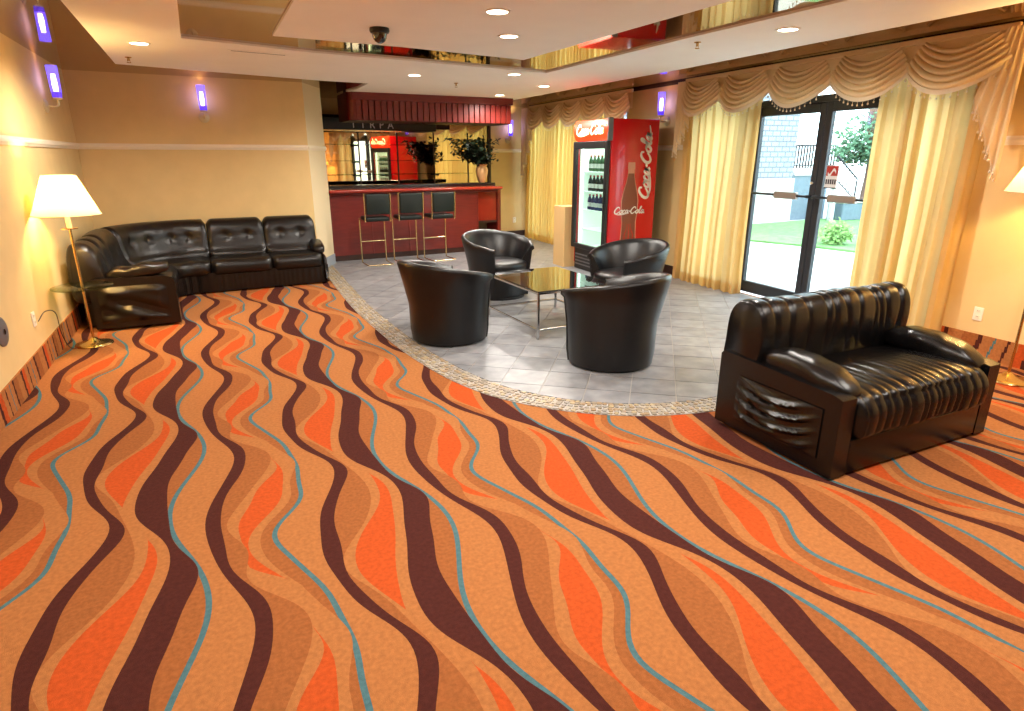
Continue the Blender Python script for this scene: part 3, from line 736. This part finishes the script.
jr = thing('drink_jar', 'small round jar alone on the lowest shelf of the cooler', 'jar', (FX0+.25, FY0+.16, .346))
MB().lathe([(.04,0),(.055,.02),(.06,.06),(.05,.1),(.03,.12)], 16).build('body', M['brass'], jr, 50); MB().lathe([(.032,.12),(.032,.15)], 14).build('lid', M['blabel'], jr)
for ix, (yy, kz) in enumerate(((.13,.62),(.2,.62))): bottle(2, (FX0+.2, FY0+yy, kz+.001), 'green bottle standing on the nearly empty fourth shelf of the cooler', 'bottles on the fourth cooler shelf')
light('cooler_light', 'AREA', (.35, Wd/2, 1.83), 4, (.9,1,.92), fg, .5)
# tan box beside it
cb = thing('cardboard_box', 'tall plain tan box standing between the drinks cooler and the far curtain', 'box', (4.52, 8.52, 0))
MB().rbox(0,.42,0,.36,0,.93,.006,1).build('carton', M['card'], cb); MB().box(-.001,.421,.17,.19,.925,.932).build('tape', M['plastic'], cb)

# ------------------------------------------------------------------ tub chairs and glass table
def make_tub(label, loc, rz):
    t = thing('tub_chair', label, 'armchair', loc, rz, 'black tub chairs around the glass table')
    # opens toward +y; angle measured from the back (-y)
    TH = math.radians(133)
    def plan(th, r):        # rounded horseshoe
        return Vector((r*math.sin(th), -r*math.cos(th)*.98, 0))
    def prof(th):
        k = (abs(th)/TH); top = .755-.15*k**1.6; fl = .075*(1-.55*k)
        return [(.335,.025),(.348,.12),(.355,.35),(.36+fl*.6,.55),(.372+fl,top-.03),(.366+fl,top-.004),(.348+fl,top+.004),(.325+fl,top-.008),(.31+fl*.8,top-.05),(.275,.45),(.27,.30),(.27,.03)]
    n = 44; m = MB(); K = len(prof(0)); V = []
    for i in range(n+1):
        th = -TH+2*TH*i/n
        for r, z in prof(th): p = plan(th, r); V.append((p.x, p.y, z))
    Fc = [(i*K+j, (i+1)*K+j, (i+1)*K+j+1, i*K+j+1) for i in range(n) for j in range(K-1)]
    Fc += [tuple(range(K)), tuple(n*K+K-1-j for j in range(K))]
    m.add(V, Fc); sh = m.build('tub_shell', M['tub'], t, 55)
    e1 = [Vector((plan(-TH,r).x, plan(-TH,r).y, z)) for r, z in prof(TH)]
    for s in (-1, 1):
        q = [Vector((s*abs(p.x), p.y+.004, p.z)) for p in e1]; MB().tube([p for p in q[:9]], .006, 5).build('piping', M['tub'], sh, 60)
    sq = MB(); sq.sq((0,.03,.385), (.56,.56,.13), .75, .5, 32, 10); sq.build('seat_cushion', M['tub'], t, 70)
    f = MB(); y0 = plan(TH, .3).y; x0 = plan(TH, .3).x
    f.grid(lambda u, v: ((2*u-1)*(x0+.02), y0+.035*math.cos((2*u-1)*PI/2)+.02, .03+.31*v), 16, 1); f.grid(lambda u, v: ((2*u-1)*(x0+.02), y0+.02+.035*math.cos((2*u-1)*PI/2)-.1*v, .34), 16, 1)
    f.build('front_panel', M['tub'], t, 60)
    MB().lathe([(.30,0),(.30,.03)], 32).build('plinth', M['black'], t)
    t.scale = (1.06,1.06,1.03); return t
FACE = lambda dx, dy: math.atan2(dy, dx)-PI/2
t0 = make_tub('black leather tub chair left of the glass table with its back to the carpet', (1.68, 5.44, 0), FACE(1,.35))
dup(t0, (2.71, 4.23, 0), FACE(-.45,1), 'black leather tub chair nearest the loveseat with its back to the camera')
dup(t0, (2.82, 7.0, 0), FACE(.32,-1), 'black leather tub chair behind the glass table in front of the bar stools')
dup(t0, (3.80, 5.70, 0), FACE(-1,-.12), 'black leather tub chair right of the glass table in front of the drinks cooler')
tb = thing('coffee_table', 'square coffee table with black glass top and thin chrome frame', 'table', (2.80, 5.6, 0), math.radians(4))
A_, B_, Z_ = .42, .54, .46
for sx in (-1,1):
    for sy in (-1,1): MB().rbox(sx*A_-.011,sx*A_+.011,sy*B_-.011,sy*B_+.011,0,Z_,.003,1).build('leg', M['chrome'], tb)
for z, nm in ((.10,'lower_rail'),(Z_-.012,'upper_rail')):
    for s in (-1,1):
        MB().rbox(-A_,A_,s*B_-.009,s*B_+.009,z-.009,z+.009,.002,1).build(nm, M['chrome'], tb); MB().rbox(s*A_-.009,s*A_+.009,-B_,B_,z-.009,z+.009,.002,1).build(nm, M['chrome'], tb)
MB().rbox(-A_-.012,A_+.012,-B_-.012,B_+.012,Z_,Z_+.012,.004,1).build('glass_top', M['blackglass'], tb)

# ------------------------------------------------------------------ loveseat
def pleat(x, seed, amp, wl):
    """soft gathered ridges along x"""
    a = x/wl*PI+.6*math.sin(x*7+seed)+.35*math.sin(x*17+seed*2)
    return amp*(abs(math.sin(a))**.6-.6)
lv = thing('loveseat', 'black leather loveseat with gathered cushions standing on the carpet', 'sofa', (2.72, 2.02, 0), math.radians(2.5))
LW_, LD = 1.37, .86          # x 0..LW_, y 0 (front) .. LD (back)
for s, x0 in ((0,-.015),(1,LW_-.095)):
    sp = MB(); pl_ = [(0,.012),(0,.46),(.06,.475),(LD-.02,.50),(LD,.48),(LD,.03)]
    k = len(pl_); V = [(x0+.0, y, z) for y, z in pl_]+[(x0+.11, y, z) for y, z in pl_]
    sp.add(V, [tuple(range(k)), tuple(range(2*k-1,k-1,-1))]+[(i,k+i,k+(i+1)%k,(i+1)%k) for i in range(k)])
    so = sp.build('side_panel', M['leather'], lv)
    xo = x0-.004 if s == 0 else x0+.114; dr_ = -1 if s == 0 else 1
    gm = MB()
    def G(u, v):
        y = .10+.60*u; z = .09+.29*v; ed = min(1, 6*min(u, 1-u), 6*min(v, 1-v))
        t_ = v-.9*(u-.55)**2; fold = .014*math.sin(24*t_+1.5*math.sin(4*u))+.007*math.sin(47*t_+5*u)
        return (xo+dr_*(.004+ed*(.016+fold)), y, z)
    gm.grid(G, 34, 30); gm.build('gathered_panel', M['leather'], so, 70)
MB().rbox(.10,LW_-.10,.0,.07,.02,.22,.01,2).build('front_rail', M['leather'], lv, 50)
MB().box(.10,LW_-.10,.07,LD-.02,.05,.2).build('base', M['leather'], lv)
MB().rbox(.0,LW_,LD-.06,LD,.05,.5,.02,2).build('back_panel', M['leather'], lv, 50)
for x in (.05, LW_-.09):
    for y in (.05, LD-.1): MB().rbox(x,x+.06,y,y+.06,0,.055,.005,1).build('foot', M['black'], lv)
def creases(x0, x1, step, seed):
    rnd = random.Random(seed); out = []; x = x0+step*.5
    while x < x1: out.append((x, rnd.uniform(.5,1), rnd.uniform(-.03,.03))); x += step*rnd.uniform(.65,1.4)
    return out
def sweepx(prof, x0, x1, n, tap, endk, fn, name):
    cy_ = sum(p[0] for p in prof)/len(prof); cz_ = sum(p[1] for p in prof)/len(prof); K = len(prof); V = []
    for i in range(n+1):
        x = x0+(x1-x0)*i/n; dd = min(x-x0, x1-x); sc = 1-endk*max(0, 1-dd/tap)**2.2
        for y, z in prof:
            d = Vector((y-cy_, z-cz_)); k = fn(x, y, z); q = d*sc+d.normalized()*k*min(1, dd/.04); V.append((x, cy_+q.x, cz_+q.y))
    m = MB(); m.add(V, [(i*K+j, i*K+(j+1)%K, (i+1)*K+(j+1)%K, (i+1)*K+j) for i in range(n) for j in range(K)]+[tuple(range(K-1,-1,-1)), tuple(n*K+j for j in range(K))])
    return m.build(name, M['leather'], lv, 80)
def crease_fn(cs, amp, wd, wob):
    def f(x, t):
        v = 0
        for cx_, s_, sl in cs:
            d = abs(x-cx_-sl*t-wob*math.sin(9*t+cx_*20)); v -= amp*s_*math.exp(-(d/wd)**1.3)
        return v
    return f
def rp(pts, n=5): return [(v.x, v.y) for v in catmull([(a,b,0) for a,b in pts], n, True)]
SP = rp([(.72,.26),(.71,.40),(.60,.44),(.38,.465),(.14,.47),(.02,.445),(-.04,.38),(-.045,.29),(-.01,.225),(.2,.21),(.5,.21)])
BP = rp([(.63,.38),(.585,.55),(.585,.72),(.63,.815),(.70,.84),(.79,.82),(.845,.74),(.86,.58),(.86,.42),(.75,.37)])
cf1 = crease_fn(creases(.12, LW_-.12, .075, 1), .020, .013, .006); cf2 = crease_fn(creases(.05, LW_-.02, .115, 5), .024, .014, .010)
def seatk(x, y, z):
    fr_ = max(0, min(1, (.42-y)/.3)); return .006*math.sin(x*13)*fr_+cf1(x, y)*fr_*(1 if z > .24 else .3)+(.02*math.sin(PI*(x-.1)/(LW_-.2)) if z > .43 else 0)
def backk(x, y, z):
    t_ = z if y < .7 else 1.6-z
    return cf2(x, t_)*max(.15, min(1, (z-.36)/.25))+.005*math.sin(x*9+1)
sweepx(SP, .105, LW_-.105, 280, .05, .25, seatk, 'seat_cushion')
sweepx(BP, .0, LW_-.0, 280, .03, .06, backk, 'back_cushion')
for s, xc in ((-1,.125),(1,LW_-.125)):
    def armfn(p, s=s):
        q = Vector(p); u = p.y/.34; e = max(0, abs(u)-.6)/.4
        q.z *= 1-.18*e; q.x *= 1-.1*e; a = math.atan2(p.z, p.x)
        r_ = 1+.05*e*math.sin(9*a+3)+.03*math.sin(14*u+2*a); q.x *= r_; q.z *= r_; q.z += -.05*u*u+.025*u; return q
    MB().sq((xc, .34, .515), (.22, .62, .16), .6, .75, 56, 40, armfn).build('arm_pillow', M['leather'], lv, 80)

# ------------------------------------------------------------------ corner sectional swept along both walls
sec = thing('sectional_sofa', 'dark brown leather corner sectional sofa with buttoned backs along two walls', 'sofa', (-1.2, 7.6, 0)); SO = sec.location
path = [(LW(6.98)+.05,6.98),(LW(8.3)+.05,8.3)]
c0 = Vector((-.58, 8.31)); r0 = 1.10
pp = [Vector(path[0]), Vector((path[0][0]*.5+path[1][0]*.5, 7.56))]
for k in range(0, 13):
    a = PI-(PI/2+.09)*k/12; pp.append(c0+Vector((r0*math.cos(a), r0*math.sin(a)*1.0)))
pend = pp[-1]; dirn = Vector((math.cos(.09), math.sin(.09))); 
for k in range(1, 6): pp.append(pend+dirn*(1.40*k/5))
ac = [0]
for i in range(len(pp)-1): ac.append(ac[-1]+(pp[i+1]-pp[i]).length)
ST = ac[-1]; SA0, SA1 = ac[2], ac[14]
def sp_(s):
    s = min(max(s, 0), ST-1e-6)
    for i in range(len(pp)-1):
        if ac[i+1] >= s:
            t = (s-ac[i])/(ac[i+1]-ac[i]); 
            ta = (pp[min(i+1,len(pp)-1)]-pp[max(i-1,0)]).normalized(); tb_ = (pp[min(i+2,len(pp)-1)]-pp[i]).normalized(); tt = ta.lerp(tb_, t).normalized()
            return pp[i].lerp(pp[i+1], t), Vector((tt.y, -tt.x))
def sweep(prof, s0, s1, n, name, mt, fn=None, tap=.03, smooth=75, parent=None):
    cx = sum(p[0] for p in prof)/len(prof); cz = sum(p[1] for p in prof)/len(prof); K = len(prof); V = []
    Ss = [s0+.0]+[s0+.004+(s1-s0-.008)*i/n for i in range(n+1)]+[s1]
    for i, s in enumerate(Ss):
        dd = min(s-s0, s1-s); sc = 1-max(0, 1-dd/tap)**2*.22 if tap else 1
        p, nn = sp_(s)
        for j, (d, z) in enumerate(prof):
            d2 = cx+(d-cx)*sc; z2 = cz+(z-cz)*sc
            if fn: d2, z2 = fn(s, d2, z2)
            q = p+nn*d2; V.append((q.x-SO.x, q.y-SO.y, z2))
    N = len(Ss); m = MB()
    m.add(V, [(i*K+j, i*K+(j+1)%K, (i+1)*K+(j+1)%K, (i+1)*K+j) for i in range(N-1) for j in range(K)]+[tuple(range(K-1,-1,-1)), tuple((N-1)*K+j for j in range(K))])
    return m.build(name, mt, parent or sec, smooth)
def rprof(pts, n=4): return [(v.x, v.y) for v in catmull([(a,b,0) for a,b in pts], n, True)]
BACK = rprof([(.02,.30),(.0,.55),(.03,.80),(.10,.865),(.20,.85),(.27,.76),(.30,.62),(.33,.50),(.38,.42),(.36,.32),(.2,.28)], 4)
SEAT = rprof([(.30,.22),(.28,.34),(.34,.41),(.55,.42),(.78,.42),(.86,.39),(.885,.32),(.86,.24),(.7,.21),(.45,.21)], 4)
SKIRT = [(.06,.02),(.06,.26),(.84,.26),(.845,.14),(.84,.02)]
def buttons(ss):
    def fn(s, d, z):
        if d > .2 and z > .45:
            for b in ss:
                g_ = math.exp(-(((s-b)/.05)**2+((z-.66)/.05)**2)); d -= .035*g_
                g2 = math.exp(-(((s-b)/.16)**2)-((z-.66)/.015)**2); d -= .006*g2
        return d, z
    return fn
def chan(s, d, z):
    return d+(.012*math.sin(s*40) if d > .2 else 0), z+(.01*math.sin(s*40) if z > .8 else 0)
segs = [(.03,.40),(.405,.76),(.765,SA0+.30)]
for a, b in segs: sweep(BACK, a, b, 14, 'back_cushion', M['leather_b'], None, .09)
sweep(BACK, SA0+.305, SA1-.0, 40, 'back_cushion', M['leather_b'], buttons([SA0+.6, SA0+.95, SA0+1.3, SA0+1.58]), .05)
mid = SA1+.70
sweep(BACK, SA1+.005, mid-.004, 30, 'back_cushion', M['leather_b'], buttons([SA1+.21, SA1+.48]), .07)
sweep(BACK, mid+.004, ST-.02, 30, 'back_cushion', M['leather_b'], buttons([mid+.20, mid+.46]), .07)
for a, b in ((.22,.72),(.725,SA0+.1),(SA0+.105,SA1-.005),(SA1,mid-.003),(mid+.003,ST-.06)):
    sweep(SEAT, a, b, 22, 'seat_cushion', M['leather_b'], None, .06)
def ruff(s, d, z): return (d+.003*math.sin(s*95+2*math.sin(s*11)) if d > .8 else d), z
for a, b in ((.2,SA0),(SA0,SA1),(SA1,mid),(mid,ST)): sweep(SKIRT, a, b, 60, 'skirt', M['leather_b'], ruff, 0, 60)
# near arm (its outer face looks at the camera)
ARM = [(.16,.03),(.16,.50),(.22,.53),(.80,.52),(.88,.50),(.9,.44),(.9,.03)]
arm = sweep(ARM, .0, .2, 2, 'arm', M['leather_b'], None, 0, 30)
q0, n0 = sp_(.01)
gm = MB()
def GA(u, v):
    d = .22+.60*u; z = .08+.36*v; ed = min(1, 7*min(u,1-u), 7*min(v,1-v)); p = q0+n0*d
    fold = .02*math.sin(5*(v*1.6+1.2*abs(u-.45)))+.012*math.sin(14*v+9*u)
    return (p.x-SO.x, p.y-SO.y-.012-ed*(.018+fold), z)
gm.grid(GA, 36, 26); gm.build('gathered_panel', M['leather_b'], arm, 75)
def apf(p):
    q = Vector(p); u = p.x/.35; q.z += .02*u+.012*math.sin(9*u)*(p.z > 0); return q
pc_ = q0+n0*.58
ap = MB(); ap.sq((0,0,0), (.56,.20,.13), .5, .7, 40, 20, apf); ao = ap.build('arm_pillow', M['leather_b'], sec, 80); ao.location = (pc_.x-SO.x, pc_.y+.1-SO.y, .565); ao.rotation_euler = (0,-.05,0)
ARM2 = [(.05,.03),(.05,.36),(.3,.42),(.7,.40),(.85,.35),(.88,.2),(.86,.03)]
sweep(rprof(ARM2,3), ST-.07, ST+.0, 3, 'arm', M['leather_b'], None, .03, 60)
q1, n1 = sp_(ST-.06)
ap = MB(); ap.sq((0,0,0), (.17,.52,.14), .5, .7, 28, 18, lambda p: Vector((p.x, p.y, p.z+.10*p.y))); ao = ap.build('arm_pillow', M['leather_b'], sec, 80)
pq = q1+n1*.52; ao.location = (pq.x-SO.x, pq.y-SO.y, .47)

# ------------------------------------------------------------------ floor lamps
def floor_lamp(label, loc, watts, tray=True, zs=0, rs=1):
    t = thing('floor_lamp', label, 'lamp', loc)
    MB().lathe([(.15,0),(.155,.008),(.15,.018),(.12,.026),(.07,.034),(.04,.05),(.018,.07)], 32).build('base', M['brass'], t, 50)
    MB().tube([(0,0,.05),(0,0,1.22+zs)], .011, 12).build('pole', M['brass'], t, 60)
    MB().lathe([(.012,1.05),(.06,1.053),(.062,1.06),(.015,1.064)], 24, (0,0,zs)).build('collar', M['brass'], t, 50)
    MB().lathe([(.02,1.06),(.02,1.19)], 14, (0,0,zs)).build('candle_sleeve', M['plastic'], t, 50)
    if tray:
        MB().lathe([(.235,.535),(.24,.54),(.24,.546),(.235,.55)], 40).build('glass_tray', M['tray_glass'], t, 50)
        MB().lathe([(.035,.515),(.035,.534)], 16).build('tray_boss', M['brass'], t, 50)
    sh = MB(); sh.lathe([(.255*rs,1.175),(.125*rs,1.50)], 40, (0,0,zs), cap=False); so = sh.build('shade', M['shade'], t, 60)
    for z, r in ((1.175,.255),(1.50,.125)): MB().tube([(rs*r*math.cos(2*PI*k/40), rs*r*math.sin(2*PI*k/40), z+zs) for k in range(40)], .004, 6, close=True).build('shade_rim', M['plastic'], so)
    MB().sq((0,0,1.30+zs), (.06,.06,.09), 1, nu=12, nv=8).build('bulb', emitmat('bulb_glow', (255,226,160), 20), t)
    light('lamp_light', 'POINT', (0,0,1.32+zs), watts, (1,.66,.24), t, .05)
    return t
floor_lamp('brass floor lamp with glowing cream shade and glass tray beside the sectional sofa', (-1.40, 6.53, 0), LAMP_W)
floor_lamp('brass floor lamp at the right edge beside the loveseat', (5.30, 2.62, 0), LAMP_W*.8, False, .24, 1.14)

# ------------------------------------------------------------------ wall sconces
def sconce(label, loc, rz):
    t = thing('wall_sconce', label, 'sconce', loc, rz, 'violet wall sconces')      # local +y points out of the wall
    pl = MB(); pl.lathe([(.065,0),(.066,.012),(.05,.022),(.02,.03)], 24); o = pl.build('wall_plate', M['sconce'], t, 50); o.rotation_euler = (-PI/2,0,0)
    MB().tube(catmull([(0,.02,0),(0,.09,-.005),(0,.12,.02),(0,.12,.07)], 6), .009, 8).build('arm', M['sconce'], t, 60)
    MB().lathe([(.02,.06),(.045,.07),(.045,.08)], 20, (0,.12,0)).build('cup', M['sconce'], t, 50)
    gl = MB().lathe([(.042,.08),(.045,.13)], 20, (0,.12,0)).build('glass_collar', M['violetglass'], t, 50)
    MB().lathe([(.045,.13),(.05,.38)], 20, (0,.12,0), cap=False).build('glass_tube', M['violet'], t, 50)
    MB().lathe([(.018,.14),(.024,.2),(.018,.30)], 12, (0,.12,0)).build('bulb', M['violetcore'], t, 50)
    light('sconce_light', 'POINT', (0,.12,.26), 2.2, (.34,.27,1), t, .02)
    light('sconce_uplight', 'SPOT', (0,.12,.36), 6, (1,.8,.45), t, .02, (PI,0,0), 1.6)
    return t
sconce('violet tube wall sconce on the left wall', (LW(8.0), 8.0, 2.14), -PI/2)
sconce('violet tube wall sconce in the middle of the back wall above the sectional', (-.31, 9.36+.0955*(1.45)-.0, 2.14), PI+math.atan(.0955))
sconce('violet tube wall sconce at the right end of the bar', (5.22, BK(5.22), 1.98), PI+math.atan(.146))
sconce('violet tube wall sconce between the drinks cooler and the door curtain', (RX, 7.72, 2.13), PI/2)

# ------------------------------------------------------------------ ceiling fittings
def downlight(x, y, z=PZ, label=None):
    t = thing('downlight', label, 'ceiling light', (x, y, z), 0, 'recessed downlights')
    MB().lathe([(.095,0),(.095,-.006),(.075,-.008),(.072,0)], 28, cap=False).build('trim_ring', M['white'], t, 50)
    MB().lathe([(.074,-.003),(.0,-.004)], 28, cap=False).build('lamp_face', M['downl'], t)
    light('downlight_beam', 'SPOT', (0,0,-.03), DOWN_W, (1,.945,.86), t, .07, None, 2.92)
for (x, y, lab) in ((1.79,4.44,'front one of two recessed downlights in the middle of the ceiling tray'),(2.22,5.25,'rear one of two recessed downlights in the middle of the ceiling tray'),
    (-.66,6.84,'recessed downlight in the ceiling ring above the sectional sofa'),(4.13,4.12,'recessed downlight in the ceiling ring in front of the glass doors'),
    (4.16,8.56,'recessed downlight in the ceiling ring near the drinks cooler'),(4.08,10.04,'recessed downlight in front of the right end of the bar canopy'),
    (2.15,8.08,'recessed downlight in front of the left part of the bar canopy'),(3.25,7.52,'recessed downlight at the back edge of the tray mirror'),
    (1.3,1.6,'recessed downlight in the tray above the camera'),(2.6,1.0,'recessed downlight in the tray right of the camera'),(4.4,1.2,'recessed downlight in the ring near the right wall'),(-.25,2.4,'recessed downlight in the ring near the left wall')):
    downlight(x, y, PZ, lab)
dc = thing('dome_camera', 'black dome security camera on the ceiling tray', 'camera', (1.16, 5.35, PZ))
MB().lathe([(.075,0),(.078,-.02),(.07,-.035),(.062,-.038)], 28).build('housing', M['black'], dc, 50); MB().lathe([(.06,-.036),(.055,-.07),(.038,-.095),(.015,-.108),(.0,-.11)], 28, cap=False).build('dome', M['blackglass'], dc, 80)
for x, y, lab in ((-.87,7.81,'small brass fire sprinkler above the sectional sofa'),(2.89,8.69,'small brass fire sprinkler in front of the bar canopy'),(3.85,4.86,'small brass fire sprinkler in front of the door valance')):
    t = thing('fire_sprinkler', lab, 'sprinkler', (x, y, PZ), 0, 'fire sprinklers')
    MB().lathe([(.03,0),(.03,-.006),(.012,-.01),(.012,-.035)], 16).build('body', M['brass'], t, 50); MB().lathe([(.02,-.05),(.02,-.054)], 12).build('deflector', M['brass'], t)
    MB().tube([(-.012,0,-.03),(-.014,0,-.05)], .002, 4).build('frame_arm', M['brass'], t); MB().tube([(.012,0,-.03),(.014,0,-.05)], .002, 4).build('frame_arm', M['brass'], t)
vt = thing('linear_vent', 'narrow white slot vent in the ceiling ring', 'vent', (.33, 6.98, PZ), math.atan(.2))
MB().rbox(-.28,.28,-.03,.03,-.006,0,.002,1).build('frame', M['white'], vt); MB().box(-.25,.25,-.006,.006,-.008,-.005).build('slot', M['grey'], vt)

# ------------------------------------------------------------------ small wall things
def outlet(label, loc, rz):
    t = thing('wall_outlet', label, 'outlet', loc, rz)
    MB().rbox(-.038,.038,0,.008,-.058,.058,.004,2).build('plate', M['plastic'], t)
    for z in (-.025,.025):
        f = MB().rbox(-.017,.017,.008,.012,z-.014,z+.014,.003,1).build('socket', M['rail'], t)
        for x in (-.006,.006): MB().box(x-.0015,x+.0015,.012,.0125,z-.003,z+.007).build('slot', M['ink'], f)
outlet('ivory wall outlet above the carpeted base on the right wall', (RX, 3.15, .37), PI/2)
outlet('ivory wall outlet on the far wall right of the bar', (5.38, BK(5.38), .36), PI+math.atan(.146))
outlet('ivory wall outlet with a cord plugged in on the left wall', (LW(5.83), 5.83, .43), -PI/2)
cord = MB(); cord.tube(catmull([(LW(5.83)+.03,5.83,.41),(LW(5.9)+.06,5.95,.46),(LW(6)+.08,6.15,.40),(LW(6.2)+.06,6.3,.18),(-1.55,6.4,.02),(-1.46,6.5,.02)], 8), .004, 6)
tag(cord.build('lamp_cord', M['darkwood'], None, 60), 'thin brown lamp cord running from the outlet to the lamp base', 'cord')
dk = thing('wall_disc', 'round grey metal plate on the left wall at the frame edge', 'wall plate', (LW(5.02), 5.02, .53), -PI/2)
o = MB().lathe([(.10,0),(.10,.012),(.09,.018),(.03,.02)], 28).build('disc', M['grey'], dk, 50); o.rotation_euler = (-PI/2,0,0)
o = MB().lathe([(.02,.018),(.02,.026)], 14).build('screw', M['chrome'], dk); o.rotation_euler = (-PI/2,0,0)

# ------------------------------------------------------------------ outdoors
m = MB(); m.box(RX+.18, 40, -12, 40, -.16, -.06); struct(m.build('patio', M['concrete']))
gs = MB(); gpoly = [(8.6,12.7),(9.6,10.75),(10.2,9.2),(10.45,8.1),(10.8,5),(24,5),(24,12.9),(15,13.0),(12.1,12.6)]
gs.prism(gpoly, -.06, -.02); struct(gs.build('lawn', M['grass']))
bh = thing('brick_building', 'white brick building wing seen through the left glass door', 'building', (10.0, 13.15, -.06))
MB().box(0,4.1,0,8,0,1.15).build('plinth', M['concrete'], bh); MB().box(0,4.05,.05,8,1.15,6).build('brick_wall', M['brick'], bh)
tr = thing('terrace', 'pale raised terrace with blue grey wall behind the lawn', 'terrace', (14.2, 13.3, -.06))
MB().prism([(0,0),(1.35,0),(8.3,6.4),(5.6,6.4)], 0, 1.22).build('retaining_wall', M['bluegrey'], tr); MB().prism([(0,-.04),(1.37,-.04),(8.4,6.4),(5.6,6.4)], 1.22, 1.31).build('deck_edge', M['concrete'], tr)
rl = thing('terrace_railing', 'grey iron railing on top of the raised terrace', 'railing', (19.0, 18.0, 1.25))
MB().box(0,2.3,.0,.05,.78,.84).build('top_rail', M['iron'], rl); MB().box(0,2.3,.01,.04,.08,.12).build('bottom_rail', M['iron'], rl)
for k in range(16): MB().box(.02+k*.145,.07+k*.145,.0,.05,.0,.8).build('baluster', M['iron'], rl)
sr = thing('stair_railing', 'sloping iron stair railing descending to the lawn', 'railing', (17.2, 14.5, -.06))
MB().tube([(0,0,1.75),(.9,-.1,1.05),(.9,-.1,0)], .03, 6).build('hand_rail', M['iron'], sr); MB().tube([(0,0,1.1),(.9,-.1,.42)], .02, 6).build('lower_rail', M['iron'], sr)
for k in range(7): f_ = k/7; MB().box(.9*f_,.9*f_+.02,-.1*f_,-.1*f_+.02,1.1-.68*f_ if k else 0,1.75-.7*f_).build('baluster', M['iron'], sr)
def foliage(n, R3, c, size, seed):
    rnd = random.Random(seed); m = MB()
    for k in range(n):
        d = Vector((rnd.gauss(0,1), rnd.gauss(0,1), rnd.gauss(0,1))).normalized()*rnd.uniform(.35,1); b = Vector(c)+Vector((d.x*R3[0], d.y*R3[1], d.z*R3[2]))
        a = Vector((rnd.uniform(-1,1), rnd.uniform(-1,1), rnd.uniform(-1,1))).normalized(); s2 = a.orthogonal().normalized(); l = size*rnd.uniform(.6,1.3)
        m.add([b, b+a*l*.5+s2*l*.3, b+a*l, b+a*l*.5-s2*l*.3], [(0,1,2,3)])
    return m
tr2 = thing('garden_tree', 'leafy green tree standing beyond the right glass door', 'tree', (20.6, 16.0, -.06))
MB().tube(catmull([(0,0,0),(.1,0,1.5),(-.1,.1,3),(.2,0,4.6)], 5), [.16]*16, 8).build('trunk', M['bark'], tr2, 60)
for k, (c, r) in enumerate((((0,0,2.5),(1.5,1.2,.7)),((-.7,0,1.9),(.9,.8,.5)),((1.0,.2,3.7),(1.0,.8,.7)))): foliage(800, r, c, .2, k).build('foliage', M['treeleaf'], tr2)['kind'] = 'stuff'
bs = thing('garden_bush', 'small bright green bush at the edge of the lawn', 'bush', (10.9, 8.95, -.03))
foliage(600, (.34,.34,.27), (0,0,.22), .10, 9).build('foliage', M['bush'], bs)['kind'] = 'stuff'
ub = thing('utility_cabinet', 'low blue grey metal cabinet behind the lawn', 'cabinet', (15.15, 12.35, -.03))
MB().rbox(0,1.5,0,.5,0,.46,.03,2).build('body', M['bluegrey'], ub); MB().rbox(-.03,1.53,-.03,.53,.46,.52,.02,1).build('lid', M['concrete'], ub)
po = thing('white_post', 'thin white post beside the low cabinet outside', 'post', (14.9, 12.5, -.03)); MB().rbox(-.06,.06,-.06,.06,0,.85,.01,1).build('post', M['concrete'], po); MB().rbox(-.08,.08,-.08,.08,.85,.9,.01,1).build('post_cap', M['concrete'], po)
